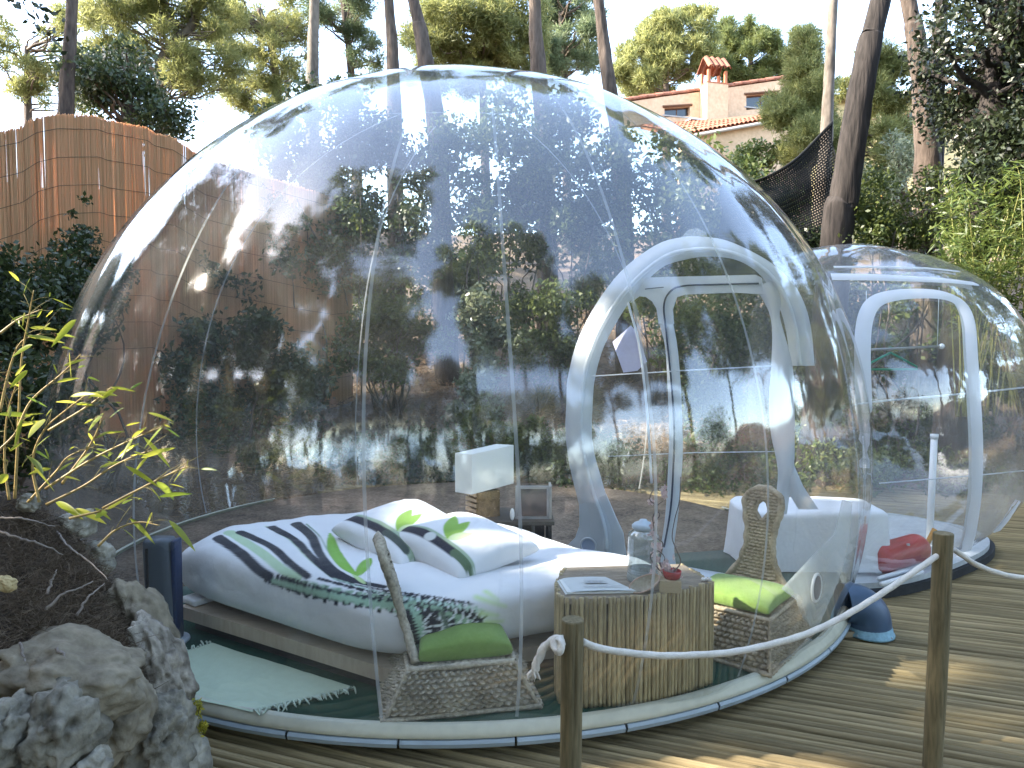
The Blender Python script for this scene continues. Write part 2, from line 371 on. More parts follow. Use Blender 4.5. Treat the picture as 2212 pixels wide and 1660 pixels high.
# ---------------------------------------------------------------- the clear dome
DC = np.array([-.285, 4.79, .814]); DR, DAZ, FLOOR = 2.47, .948, .10
TC = np.array([2.464, 4.921, 1.006]); TA = .616; TH = np.array([1.531, .964, 1.147])   # entrance tunnel
def in_tunnel(P, s=1.0):
    q = P-TC; ca, sa = math.cos(TA), math.sin(TA); x = q[..., 0]*ca+q[..., 1]*sa; y = -q[..., 0]*sa+q[..., 1]*ca
    r = (np.sqrt(y*y/TH[1]**2+q[..., 2]**2/TH[2]**2))**2.43+np.abs(x/TH[0])**2.43
    return r < s
def in_dome(P):
    q = (P-DC)/np.array([DR, DR, DR*DAZ]); return (q*q).sum(-1) < 1
def dpt(azd, z, s=1.0):
    r = DR*math.sqrt(max(0, 1-((z-DC[2])/(DR*DAZ))**2))*s; a = rad(azd)
    return np.array([DC[0]+r*math.sin(a), DC[1]-r*math.cos(a), z])
pvc = pvcmat('clear_vinyl', base=.125, rough=.065, milk=.026, power=3.7, wav=.0018)
seam_m = mat('welded_seam', (.62, .66, .68), .35, .1, 10, 0, spec=.5)
def trim(name, P, F, m, parent, keep):
    pass
dome = thing('bubble_dome', 'large transparent inflatable bubble dome with welded seams standing on the timber deck', 'bubble tent', (DC[0], DC[1], 0))
def make_dome():
    nz, na = 64, 180
    zt = np.concatenate([FLOOR+(np.linspace(0, 1, nz))*0]) if 0 else None
    e0 = math.asin((FLOOR-DC[2])/(DR*DAZ)); el = np.linspace(e0, math.pi/2-.002, nz); az = np.linspace(0, 2*math.pi, na, endpoint=False)
    P = np.zeros((nz, na, 3)); E_, A_ = np.meshgrid(el, az, indexing='ij')
    gore = 1-.006*np.abs(np.cos(15*(A_-rad(7))))**6*np.cos(E_)          # gores pull in at the welds
    rr = DR*gore
    P[..., 0] = DC[0]+rr*np.cos(E_)*np.sin(A_); P[..., 1] = DC[1]-rr*np.cos(E_)*np.cos(A_); P[..., 2] = DC[2]+DR*DAZ*np.sin(E_)
    n = P.reshape(-1, 3)-DC; nn = n/np.linalg.norm(n, axis=1)[:, None]
    lowz = np.clip((1.1-P[..., 2].ravel())/1.0, 0, 1)
    wob = vnoise(P.reshape(-1, 3)*1.1, 2)*.010+vnoise(P.reshape(-1, 3)*2.6, 5)*.004*(1+2*lowz)
    P = (P.reshape(-1, 3)+nn*wob[:, None]).reshape(P.shape)
    g = G(); F = []
    ins = in_tunnel(P, .92)
    for i in range(nz-1):
        for j in range(na):
            k = (j+1) % na
            if ins[i, j] and ins[i+1, j] and ins[i, k]: continue
            F.append((i*na+j, i*na+k, (i+1)*na+k, (i+1)*na+j))
    g.add(P.reshape(-1, 3), F); o = g.build('shell', pvc, dome)
    # seams
    for a in (-51, -27.5, -5, 7, 18.5, 31, -149, -111, 140):
        zs = np.linspace(FLOOR+.02, 3.1, 60) if a not in (7,) else np.linspace(FLOOR+.02, 2.5, 60)
        pts = np.array([dpt(a+.5*math.sin(z*2+a), z, .9985-.006*0) for z in zs]); pts = pts[~in_tunnel(pts, 1.0)]
        if len(pts) < 8: continue
        n = pts-DC; n /= np.linalg.norm(n, axis=1)[:, None]; t = np.gradient(pts, axis=0); t /= np.linalg.norm(t, axis=1)[:, None]
        b = np.cross(n, t); G().grid(np.stack([pts-b*.0065-n*.012, pts+b*.0065-n*.012])).build('seam', seam_tr, dome)
    pts = np.array([dpt(a, 2.47) for a in np.linspace(-13, 12, 30)]); n = pts-DC; n /= np.linalg.norm(n, axis=1)[:, None]
    up = np.array([0, 0, 1.0]); b = up-n*(n @ up)[:, None]
    G().grid(np.stack([pts-b*.006-n*.012, pts+b*.006-n*.012])).build('seam', seam_tr, dome)
    # carpet
    r0 = dpt(0, FLOOR)[1]; rf = DC[1]-r0
    def arc_poly(keep):
        return [(DC[0]+(rf-.012)*math.sin(a), DC[1]-(rf-.012)*math.cos(a)) for a in np.linspace(-math.pi, math.pi, 160, endpoint=False) if keep(DC[0]+(rf-.012)*math.sin(a), DC[1]-(rf-.012)*math.cos(a))]
    gs = G(); gs.lathe([(.001, 0), (rf-.02, 0), (rf-.02, -.02)], (DC[0], DC[1], FLOOR-.012), 96)
    gs.build('groundsheet', mat('littered_earth', (.13, .095, .065), .95, .5, 6, .8, col2=(.33, .25, .18), bdist=.03, fine=7), dome)
    poly = sorted([p for p in arc_poly(lambda x, y: y < 4.35+.22*(x+.3))], key=lambda p: math.atan2(p[0]-DC[0], -(p[1]-DC[1])))
    g = G(); g.prism(poly, FLOOR-.01, FLOOR-.002)
    g.build('carpet', mat('green_carpet', (.012, .055, .034), .95, .3, 30, .6, fine=8, bdist=.004, sheen=.2, spec=.1), dome)
    # sloping vinyl band under the shell and the bevelled panels below it
    g = G(); g.lathe([(rf-.02, .008), (rf-.004, .012), (rf+.008, .006), (rf+.021, -.012), (rf+.032, -.027), (rf+.026, -.0305), (rf-.02, -.03)], (DC[0], DC[1], FLOOR), 128, arc=(-128, 118))
    g.build('skirt_band', mat('beige_vinyl', (.48, .47, .37), .5, .12, 4, .15, spec=.4), dome)
    G().lathe([(rf-.05, -.04), (rf-.05, -.098)], (DC[0], DC[1], FLOOR), 96).build('base_ring', mat('recess_shade', (.02, .02, .022), .9, .2), dome)  # near-black colour stands in for the shadow under the skirt panels
    pm = mat('blue_grey_panel', (.30, .36, .40), .45, .1, 3, .1, spec=.4, objrand=.06)
    N_ = 36
    for k in range(N_):
        if not -130 < -180+(k+.5)*360/N_+7.2 < 118: continue
        a0, a1 = -180+k*360/N_+.11+7.2, -180+(k+1)*360/N_-.11+7.2
        aa = np.linspace(a0, a1, 7); sec = [(rf+.018, -.0315), (rf+.034, -.032), (rf+.041, -.042), (rf+.036, -.058), (rf+.01, -.058)]
        Pn = np.array([[(DC[0]+r*math.sin(rad(a)), DC[1]-r*math.cos(rad(a)), FLOOR+z) for r, z in sec] for a in aa])
        G().grid(Pn, closev=True).build('skirt_panel', pm, dome, angle=30)
seam_tr, _t, _o = _nodes('clear_weld')
def _seam():
    N = _t.nodes.new; L = _t.links.new
    a = N('ShaderNodeBsdfPrincipled'); a.inputs['Base Color'].default_value = (.7, .74, .76, 1); a.inputs['Roughness'].default_value = .25
    tr = N('ShaderNodeBsdfTranslucent'); tr.inputs[0].default_value = (.7, .74, .76, 1); tp = N('ShaderNodeBsdfTransparent')
    m1 = N('ShaderNodeMixShader'); L(a.outputs[0], m1.inputs[1]); L(tr.outputs[0], m1.inputs[2])
    m2 = N('ShaderNodeMixShader'); m2.inputs[0].default_value = .34; L(tp.outputs[0], m2.inputs[1]); L(m1.outputs[0], m2.inputs[2]); L(m2.outputs[0], _o.inputs[0])
_seam()
make_dome()

# ---------------------------------------------------------------- white welded door wall inside the dome
PA, PB = (.5, 4.5), (1.75, 3.93)
PN = np.array([PB[1]-PA[1], -(PB[0]-PA[0]), 0]); PN /= np.linalg.norm(PN); PNv = PN if PN[1] < 0 else -PN
def white_vinyl(name, alpha=.86, col=(.72, .77, .82)):
    m, t, out = _nodes(name); N = t.nodes.new; L = t.links.new
    p = N('ShaderNodeBsdfPrincipled'); p.inputs['Base Color'].default_value = (*col, 1); p.inputs['Roughness'].default_value = .4
    tl = N('ShaderNodeBsdfTranslucent'); tl.inputs[0].default_value = (*col, 1)
    mx = N('ShaderNodeMixShader'); mx.inputs[0].default_value = .35; L(p.outputs[0], mx.inputs[1]); L(tl.outputs[0], mx.inputs[2])
    tp = N('ShaderNodeBsdfTransparent'); m2 = N('ShaderNodeMixShader'); m2.inputs[0].default_value = alpha
    tc = N('ShaderNodeTexCoord'); ns = N('ShaderNodeTexNoise'); ns.inputs['Scale'].default_value = 6; ns.inputs['Detail'].default_value = 4; L(tc.outputs['Object'], ns.inputs['Vector'])
    b = N('ShaderNodeBump'); b.inputs['Strength'].default_value = .4; b.inputs['Distance'].default_value = .03; L(ns.outputs[0], b.inputs['Height']); L(b.outputs[0], p.inputs['Normal'])
    L(tp.outputs[0], m2.inputs[1]); L(mx.outputs[0], m2.inputs[2]); L(m2.outputs[0], out.inputs[0]); MATS[name] = m; return m
WV = white_vinyl('white_vinyl'); WV2 = white_vinyl('milky_vinyl', .3, (.7, .76, .76))
def z3(x, y): return (1192.3+.2656*x, 483.8+.2656*y)
def onP(v): return on_plane(v[0], v[1], PA, PB)
def make_door_wall():
    d = thing('door_wall', 'white vinyl arch with a doorway opening from the dome into the tunnel', 'doorway', (1.1, 4.22, FLOOR))
    outer = [(1262, 1190), (1252, 1134), (1252, 1095), (1239, 1042), (1228, 988), (1222, 930), (1224, 870), (1227, 816), (1248, 736), (1290, 654), (1346, 582), (1418, 529), (1471, 513), (1511, 511), (1564, 518), (1617, 540), (1670, 571), (1712, 611), (1737, 654), (1752, 710), (1760, 790)]
    inner = [(1345, 1190), (1346, 1152), (1331, 1119), (1309, 1068), (1296, 1025), (1283, 977), (1278, 930), (1280, 870), (1285, 816), (1304, 749), (1341, 680), (1383, 622), (1431, 577), (1479, 561), (1524, 554), (1577, 558), (1617, 574), (1650, 603), (1678, 650), (1697, 710), (1708, 790)]
    a = spline([onP(p) for p in outer], 90); b = spline([onP(p) for p in inner], 90)
    G().band(a, b, PNv, .03).build('arch_band', WV, d)
    # raised welded tube along the middle of the band
    mid = a*.38+b*.62-(-PNv)*.03
    G().tube(mid, .014, 8).build('arch_tube', WV, d)
    # flared foot with a round vent
    foot = [(1252, 1090), (1253, 1134), (1244, 1160), (1228, 1176), (1196, 1194), (1200, 1203), (1250, 1213), (1331, 1231), (1353, 1224), (1352, 1195), (1346, 1152), (1331, 1119), (1309, 1068)]
    G().slab([onP(p) for p in foot], PNv, .02).build('foot_panel', WV, d, smooth=False)
    c = onP((1273, 1178))+PNv*.013; tx = np.array([PB[0]-PA[0], PB[1]-PA[1], 0]); tx /= np.linalg.norm(tx); up = np.array([0, 0, 1])
    ang = np.linspace(0, 2*math.pi, 28, endpoint=False)
    v = G().slab([c+(tx*math.cos(t)+up*math.sin(t))*.045 for t in ang], PNv, .01).build('vent', mat('pale_blue_mesh', (.36, .44, .62), .7, .1, 60, .3), d, smooth=False)
    G().tube([c+(tx*math.cos(t)+up*math.sin(t))*.052+PNv*.006 for t in np.linspace(0, 2*math.pi, 30)], .007, 6, cap=False).build('vent_ring', WV, v)
    # door jambs, header and corner webs
    jl = spline([onP(p) for p in [(1422, 690), (1437, 749), (1442, 829), (1446, 924), (1444, 994), (1438, 1108), (1428, 1180), (1424, 1222)]], 40)
    jr = spline([onP(p) for p in [(1452, 690), (1463, 749), (1470, 829), (1474, 924), (1474, 994), (1465, 1108), (1456, 1180), (1462, 1236)]], 40)
    G().band(jl, jr, PNv, .035).build('door_jamb', WV, d)
    zz = spline([onP(p)+PNv*.022 for p in [(1640, 613), (1560, 615), (1480, 618), (1450, 630), (1436, 660), (1441, 720), (1452, 829), (1458, 924), (1456, 1010), (1450, 1100), (1436, 1180)]], 70)
    G().tube(zz, .006, 6).build('door_zip', mat('dark_blue_zip', (.035, .05, .09), .5, .2, 20, .1), d)
    header = [(1398, 600), (1426, 599), (1633, 594), (1645, 600), (1650, 636), (1590, 632), (1479, 636), (1462, 642), (1453, 668), (1455, 700), (1424, 700), (1419, 667), (1410, 652), (1395, 641), (1380, 640), (1362, 654), (1375, 630)]
    G().slab([onP(p) for p in header], PNv, .028).build('door_header', WV, d, smooth=False)
    rl = spline([onP(p) for p in [(1630, 620), (1648, 648), (1663, 680), (1668, 720), (1666, 789), (1661, 870), (1666, 940), (1680, 1010), (1677, 1067), (1672, 1110)]], 40)
    rr_ = spline([onP(p) for p in [(1690, 600), (1690, 648), (1684, 680), (1694, 720), (1712, 789), (1716, 870), (1717, 940), (1715, 1010), (1706, 1067), (1700, 1110)]], 40)
    G().band(rl, rr_, PNv, .04).build('door_jamb', WV, d)
    sl_ = [onP(p) for p in [(1713, 1000), (1735, 1050), (1768, 1100)]]; s2 = [onP(p) for p in [(1680, 1012), (1700, 1060), (1725, 1100)]]
    G().band(sl_, s2, PNv, .02).build('brace_strap', WV, d)
    web = [(1690, 600), (1712, 640), (1722, 690), (1728, 740), (1712, 760), (1700, 720), (1694, 690), (1712, 655), (1697, 632), (1680, 640), (1676, 670), (1684, 700), (1668, 690), (1660, 640), (1640, 600)]
    G().slab([onP(p)-PNv*.03 for p in web], PNv, .015).build('corner_web', WV2, d, smooth=False)
    sill_a = spline([atz(*p, FLOOR+.02) for p in [(1345, 1216), (1455, 1222), (1530, 1234), (1600, 1246)]], 24); sill_b = spline([atz(*p, FLOOR+.02) for p in [(1345, 1232), (1460, 1246), (1530, 1256), (1600, 1264)]], 24)
    G().band(sill_a, sill_b, (0, 0, 1), .03).build('sill', WV, d)
    # pull cord across the doorway and two hanging ties
    G().tube([onP((1285, 812))+PNv*.05, onP((1480, 800))+PNv*.05, onP((1668, 790))+PNv*.05], .004, 6).build('cord', WV, d)
    G().tube([onP((1285, 1000))-PNv*.3, onP((1480, 992))-PNv*.3, onP((1680, 990))-PNv*.3], .003, 6).build('cord', WV, d)
    G().tube(spline([onP(p)+PNv*.06 for p in [(1362, 655), (1385, 740), (1397, 830), (1406, 930), (1412, 1040)]], 24), .008, 6).build('hanging_tie', WV, d)
    G().band([onP(p)+PNv*.02 for p in [(1395, 624), (1412, 622), (1435, 620)]], [onP(p)+PNv*.02 for p in [(1395, 626), (1412, 624), (1435, 622)]], PNv, .004).build('slit', MATS['dark_blue_zip'], d)
    top = [(1455, 545), (1470, 512), (1486, 496), (1505, 492), (1522, 500), (1535, 530), (1530, 548)]
    G().slab([onP(p)-PNv*.02 for p in top], PNv, .015).build('hanging_loop', WV2, d, smooth=False)
    # right foot panel close to the near wall of the dome
    A2, B2 = (1.33, 3.12), (1.82, 3.62); n2 = np.array([B2[1]-A2[1], -(B2[0]-A2[0]), 0]); n2 /= np.linalg.norm(n2)
    n2 = n2 if n2[1] < 0 else -n2
    f2 = [on_plane(*p, A2, B2) for p in [(1691, 1273), (1745, 1215), (1807, 1150), (1822, 1080), (1838, 1085), (1832, 1170), (1810, 1250), (1784, 1310), (1760, 1362), (1738, 1335), (1722, 1295)]]
    q = G().slab(f2, n2, .015).build('foot_panel', WV2, d, smooth=False)
    c2 = on_plane(1758, 1268, A2, B2)+n2*.012; t2 = np.array([B2[0]-A2[0], B2[1]-A2[1], 0]); t2 /= np.linalg.norm(t2)
    v2 = G().slab([c2+t2*math.cos(t)*.042+up*math.sin(t)*.055 for t in ang], n2, .01).build('vent', mat('dark_grey_mesh', (.09, .1, .12), .8, .3, 60, .4), d, smooth=False)
    G().tube([c2+t2*math.cos(t)*.05+up*math.sin(t)*.063 for t in np.linspace(0, 2*math.pi, 30)], .007, 6, cap=False).build('vent_ring', WV, v2)
make_door_wall()

# ---------------------------------------------------------------- entrance tunnel
tunnel = thing('entrance_tunnel', 'clear inflatable entrance capsule with white framed door joined to the right of the dome', 'tunnel', (TC[0], TC[1], 0))
tca, tsa = math.cos(TA), math.sin(TA)
def T(x, y, z):
    x, y, z = np.broadcast_arrays(np.asarray(x, float), y, z)
    return np.stack([TC[0]+x*tca-y*tsa, TC[1]+x*tsa+y*tca, z+TC[2]], -1)
def tsurf(u, ph):
    """u along the axis (-1..1), ph round it (0 = towards the camera, 90 = up)"""
    k = np.clip(1-np.abs(u)**2.43, 0, 1)**(1/2.43); y = -TH[1]*k*np.cos(ph); z = np.maximum(TH[2]*k*np.sin(ph), .05-TC[2])
    return T(u*TH[0], y, z)
def make_tunnel():
    nu, nv = 70, 96; u = np.sin(np.linspace(-math.pi/2, math.pi/2, nu)); ph = np.linspace(0, 2*math.pi, nv, endpoint=False)
    U, PH = np.meshgrid(u, ph, indexing='ij'); P = tsurf(U, PH); Q = P.reshape(-1, 3); n = Q-TC; n /= np.linalg.norm(n, axis=1)[:, None]
    low = Q[:, 2] > .1
    Q = Q+n*(vnoise(Q*2.2, 3)*.012+vnoise(Q*np.array([9, 9, 5]), 8)*.004)[:, None]*low[:, None]; P = Q.reshape(P.shape)
    ins = in_dome(P); F = []
    for i in range(nu-1):
        for j in range(nv):
            k = (j+1) % nv
            if ins[i, j] and ins[i+1, j] and ins[i, k] and ins[i+1, k]: continue
            F.append((i*nv+j, (i+1)*nv+j, (i+1)*nv+k, i*nv+k))
    G().add(Q, F).build('shell', pvcmat('clear_vinyl_tunnel', base=.085, rough=.05, milk=.06, power=3.6, wav=.006), tunnel)
    def strip(us, phs, wd, name, m=WV, lift=.006):
        pts = tsurf(np.array(us), np.array(phs)); n = pts-TC; n /= np.linalg.norm(n, axis=1)[:, None]
        k = ~in_dome(pts); pts, n = pts[k], n[k]
        if len(pts) < 3: return
        t = np.gradient(pts, axis=0); t /= np.linalg.norm(t, axis=1)[:, None]+1e-9; b = np.cross(n, t); pts = pts+n*lift
        return G().band(pts-b*wd/2, pts+b*wd/2, (0, 0, 0), 0).build(name, m, tunnel)
    bv = BVHTree.FromPolygons([Vector(q) for q in Q], F)
    def onT(x, y):
        d = ray(x, y); r = bv.ray_cast(Vector((0, 0, CAM_H)), Vector(d).normalized()); return None if r[0] is None else np.array(r[0])
    def tstrip(view, wd, name, m=WV, lift=.008, n=60):
        pts = [onT(*p) for p in spline(view, n)]; pts = np.array([p for p in pts if p is not None])
        if len(pts) < 5: return
        q = pts.copy()
        for _ in range(3): q[1:-1] = (q[:-2]+2*q[1:-1]+q[2:])/4
        pts = q; nn = pts-TC; nn[:, 0] *= .4; nn /= np.linalg.norm(nn, axis=1)[:, None]; t = np.gradient(pts, axis=0); t /= np.linalg.norm(t, axis=1)[:, None]+1e-9; b = np.cross(nn, t); b /= np.linalg.norm(b, axis=1)[:, None]; pts = pts+nn*lift
        G().grid(np.stack([pts-b*wd/2, pts-b*wd*.3+nn*.006, pts+b*wd*.3+nn*.006, pts+b*wd/2])).build(name, m, tunnel)
    tstrip([(1795, 600), (1880, 601), (1960, 604), (2040, 608), (2105, 616)], .06, 'top_band'); tstrip([(1800, 580), (1900, 580), (2000, 583), (2070, 590)], .018, 'top_band')
    tstrip([(1868, 1010), (1866, 900), (1862, 780), (1866, 700), (1886, 656), (1930, 640), (1990, 636), (2040, 641), (2074, 660), (2090, 700), (2095, 770), (2101, 860), (2106, 960), (2104, 1060), (2094, 1140), (2082, 1188)], .082, 'door_frame', n=110)
    tstrip([(2200, 1080), (2165, 1130), (2130, 1165), (2085, 1198)], .06, 'edge_band')
    rim = []
    for a in np.linspace(0, 2*math.pi, 60, endpoint=False):
        rim.append(tuple(T(1.14*math.copysign(abs(math.cos(a))**.7, math.cos(a)), .66*math.copysign(abs(math.sin(a))**.7, math.sin(a)), 0)[:2]))
    G().prism(rim, .0, .05).build('base_mat', mat('dark_base', (.03, .032, .035), .8, .2), tunnel, smooth=False)
    rim2 = [(TC[0]+(x-TC[0])*.96, TC[1]+(y-TC[1])*.96) for x, y in rim]
    G().prism(rim2, .052, .085).build('floor', mat('pale_vinyl_floor', (.42, .45, .47), .6, .15, 5, .4), tunnel, smooth=False)
    # cords round the capsule
    def vcord(v, y0, y1, r, name='cord'):
        p, q = aty(*v[0], y0), aty(*v[1], y1); G().tube([p, (p+q)/2+np.array([0, 0, -.005]), q], r, 6).build(name, WV, tunnel)
    vcord(((1886, 868), (2300, 828)), 4.15, 4.6, .006); vcord(((1900, 1044), (2300, 1008)), 4.2, 4.6, .004)
    p = aty(2018, 947, 4.85); G().tube([p, np.array([p[0]-.012, p[1], .09])], .022, 12).build('pole', mat('white_plastic', (.7, .74, .78), .35, .05, 5, 0), tunnel)
    G().tube([p+np.array([0, 0, .0]), p+np.array([0, 0, .03])], .026, 12).build('pole_cap', MATS['white_plastic'], tunnel)
make_tunnel()
# ---------------------------------------------------------------- reed fence on the bank behind the dome
def make_fence():
    path = spline([(-5.9, 5.6), (-5.15, 7.0), (-4.6, 7.8), (-4.05, 8.5), (-3.2, 9.3), (-2.3, 10.1)], 400)
    seg = np.r_[0, np.cumsum(np.linalg.norm(np.diff(path, axis=0), axis=1))]; Ltot = seg[-1]
    f = thing('reed_fence', 'tall honey coloured reed screen on the bank at the left behind the dome', 'fence', (-4.6, 7.8, 1.5))
    def at(s): return np.array([np.interp(s, seg, path[:, 0]), np.interp(s, seg, path[:, 1])])
    def top(s):
        p = at(s); vx = 1106+p[0]/p[1]*FPX/PS
        vy = np.interp(vx, [-200, 0, 60, 95, 140, 225, 245, 330, 345, 385, 450, 720], [320, 298, 286, 266, 258, 262, 270, 286, 297, 306, 350, 430]); return CAM_H+(754-vy)*px(p[1])
    n = 4200; V = []; r_ = []
    for i in range(n):
        s = Ltot*i/n+R.uniform(-.004, .004); p = at(s); q = at(min(s+.01, Ltot)); t = q-p; t /= np.linalg.norm(t)+1e-9; nn = np.array([t[1], -t[0]])
        dep = R.choice((-.006, 0, .006)); p = p+nn*dep; z1 = top(s)+R.gauss(0, .010)-(.10 if R.random() < .01 else 0); z0 = H(p[0], p[1])-.1; wd = R.uniform(.0024, .004)
        lean = R.gauss(0, .012)
        b = [p-t*wd, p+nn*wd, p+t*wd, p-nn*wd]; c = [x+t*lean for x in b]
        for k in range(4):
            k2 = (k+1) % 4; V += [(*b[k], z0), (*b[k2], z0), (*c[k2], z1), (*c[k], z1)]
        r_ += [R.random()]*4
    me = fast_mesh('reeds', np.array(V)-np.array(f.location), n*4, 4, r_, mat=leafmat('reed', (.50, .35, .19), (.77, .56, .33), .5, .7, .2))
    tag(link('reeds', me, f), kind='stuff')
    for k in range(9):
        ss = np.linspace(.02, Ltot-.02, 160); pts = []
        for s in ss:
            p = at(s); q = at(min(s+.01, Ltot)); t = q-p; t /= np.linalg.norm(t)+1e-9; nn = np.array([t[1], -t[0]])
            pts.append((*(p+nn*.012), top(s)-.14-.3*k+.004*math.sin(s*5+k)))
        G().tube(pts, .0028, 5).build('binding_wire', mat('dark_wire', (.12, .09, .065), .6, .2), f)
    for s in np.linspace(.3, Ltot-.2, 6):
        p = at(s); t = at(min(s+.02, Ltot))-p; t /= np.linalg.norm(t)+1e-9; nn = np.array([-t[1], t[0]]); p = p+nn*.07
        G().tube([(p[0], p[1], H(p[0], p[1])-.2), (p[0], p[1], top(s)-.15)], .035, 8).build('fence_post', M['bark_grey'], f)
make_fence()

# ---------------------------------------------------------------- house on the hill
def make_house():
    D = 28.0
    A, B = aty(1330, 300, 26.8)[:2], aty(1760, 300, 29.2)[:2]
    d2 = (B-A)/np.linalg.norm(B-A); tx = np.array([*d2, 0]); nn = np.array([d2[1], -d2[0], 0]); nn = nn if nn[1] < 0 else -nn
    P = lambda vx, vy, out=0: on_plane(vx, vy, A, B)+nn*out
    h = thing('villa', 'ochre rendered villa with red tiled roofs and chimney up the hill behind the pines', 'house', (*((A+B)/2), H(*((A+B)/2))))
    wall_m = mat('ochre_render', (.50, .34, .21), .9, .14, 1.5, .4, col2=(.62, .44, .29), bdist=.02)
    zb = H(*((A+B)/2))-1.0
    # upper storey wall: pieces round the two windows so they are real openings
    top = [(1330, 226), (1385, 217), (1500, 202), (1720, 170), (1775, 162)]
    def wall_piece(x0, x1, y0f, y1f): return G().slab([P(x0, y0f(x0)), P(x1, y0f(x1)), P(x1, y1f(x1)), P(x0, y1f(x0))], nn, .0)
    ty = lambda x: np.interp(x, [p[0] for p in top], [p[1] for p in top]); by = lambda x: 262+(1560-x)*.06
    w1 = (1432, 1487, lambda x: 236-(x-1432)*.07, lambda x: 256-(x-1432)*.06); w2 = (1608, 1674, lambda x: 209-(x-1608)*.09, lambda x: 240-(x-1608)*.09)
    g = G()
    def piece(x0, x1, f0, f1):
        g.slab([P(x0, f0(x0)), P(x1, f0(x1)), P(x1, f1(x1)), P(x0, f1(x0))], nn, .25)
    piece(1330, 1432, ty, by); piece(1432, 1487, ty, w1[2]); piece(1432, 1487, w1[3], by); piece(1487, 1608, ty, by)
    piece(1608, 1674, ty, w2[2]); piece(1608, 1674, w2[3], by); piece(1674, 1775, ty, by)
    g.build('upper_wall', wall_m, h, smooth=False)
    gm = mat('dark_window_glass', (.02, .028, .035), .06, .1, 2, 0, spec=.6); fm = mat('brown_frame', (.11, .055, .03), .6, .2, 8, .1)
    for k, (x0, x1, f0, f1) in enumerate((w1, w2)):
        wn = G()
        c = [P(x0, f0(x0), -.06), P(x1, f0(x1), -.06), P(x1, f1(x1), -.06), P(x0, f1(x0), -.06)]
        fr = G()
        for i in range(4):
            a, b = c[i], c[(i+1) % 4]; fr.tube([a, b], .045, 4)
        m_ = (c[0]*.45+c[1]*.55, c[3]*.45+c[2]*.55); fr.tube(m_, .03, 4)
        wf = fr.build('window', fm, h, smooth=False)
        G().slab(c, nn, .02).build('pane', gm, wf, smooth=False)
        G().box((c[2]+c[3])/2+nn*.12, (np.linalg.norm(c[1]-c[0])+.15, .18, .05), math.atan2(d2[1], d2[0])).build('sill', mat('grey_ledge', (.3, .3, .29), .8, .2, 4, .2), wf, smooth=False)
        l0 = G().tube([P(x0-4, f0(x0)-3, .14), P(x1+4, f0(x1)-3, .14)], .05, 4).build('lintel', fm, wf, smooth=False)
    # coping tiles along the parapet, one by one
    tm = mat('terracotta', (.20, .075, .045), .85, .35, 3, .5, col2=(.33, .14, .085), objrand=.22, bdist=.02)
    xs = np.linspace(1330, 1770, 27)
    def halfpipe(p, q, r, m, name, parent):
        p, q = np.array(p), np.array(q); ax = q-p; ax /= np.linalg.norm(ax); s = np.cross(ax, [0, 0, 1]); s /= np.linalg.norm(s); u = np.cross(s, ax)
        rows = []
        for t, rr in ((0, r), (1, r*.85)):
            o = p*(1-t)+q*t; rows.append([o+s*rr*math.cos(a)+u*rr*math.sin(a) for a in np.linspace(0, math.pi, 6)]+[o+s*(rr-.02)*math.cos(a)+u*(rr-.02)*math.sin(a) for a in np.linspace(math.pi, 0, 6)])
        return G().grid(np.array(rows), closev=True).build(name, m, parent)
    for i in range(26):
        a, b = P(xs[i], ty(xs[i])-2), P(xs[i+1]+3, ty(xs[i+1]+3)-2); halfpipe(a-nn*0, b+np.array([0, 0, .02*(i % 2)]), .17, tm, 'coping_tile', h)
    # lower lean-to roof with barrel tiles
    eave0, eave1 = P(1380, 352, 3.4), P(1760, 282, 3.4); r0, r1 = P(1380, by(1380)+6, .14), P(1760, by(1760)+2, .14)
    G().slab([r0, r1, eave1, eave0], (0, 0, 1), .08).build('lower_roof', mat('roof_deck', (.22, .1, .06), .9, .2), h, smooth=False)
    for i in range(46):
        t = (i+.5)/46; p, q = r0*(1-t)+r1*t+np.array([0, 0, .08]), eave0*(1-t)+eave1*t+np.array([0, 0, .08])
        for k in range(6):
            a, b = p+(q-p)*(k/6), p+(q-p)*((k+1.12)/6)
            if i == 0 and k == 0: proto = None
            halfpipe(b+np.array([0, 0, .02]), a, .078, tm, 'roof_tile', h)
    lw = G().slab([eave0+np.array([0, 0, -.02])-nn*.3, eave1+np.array([0, 0, -.02])-nn*.3, np.array([eave1[0], eave1[1], zb])-nn*.3, np.array([eave0[0], eave0[1], zb])-nn*.3], nn, .25)
    lw.build('lower_wall', wall_m, h, smooth=False)
    G().tube([eave0+nn*.08+np.array([0, 0, -.02]), eave1+nn*.08+np.array([0, 0, -.02])], .06, 8).build('gutter', mat('gutter', (.35, .33, .3), .6, .1), h)
    G().box(P(1500, 268, .35), (1.0, .5, .06), math.atan2(d2[1], d2[0])).build('flashing', mat('white_flashing', (.6, .6, .58), .6, .1), h, smooth=False)
    # chimney with an open tiled cap
    c0 = P(1530, 262, .35); wd = 50*px(27.5); z1 = P(1530, 193, .35)[2]; zt = P(1530, 136, .35)[2]; rz = math.atan2(d2[1], d2[0])
    ch = G().box((c0[0], c0[1], (c0[2]-1+z1)/2), (wd, .6, z1-c0[2]+1), rz, bev=.02).build('chimney', wall_m, h, smooth=False)
    zc = z1+(zt-z1)*.5
    bk = mat('red_brick', (.34, .13, .07), .9, .25, 6, .4)
    for sx in (-1, 1):
        for sy in (-1, 1):
            q = np.array([c0[0], c0[1], 0])+tx*sx*wd*.40+nn*sy*.24; G().box((q[0], q[1], (z1+zc)/2), (.1, .1, zc-z1), rz).build('chimney_pier', bk, ch, smooth=False)
    G().box((c0[0], c0[1], z1+.02), (wd*1.02, .62, .05), rz).build('chimney_course', bk, ch, smooth=False)
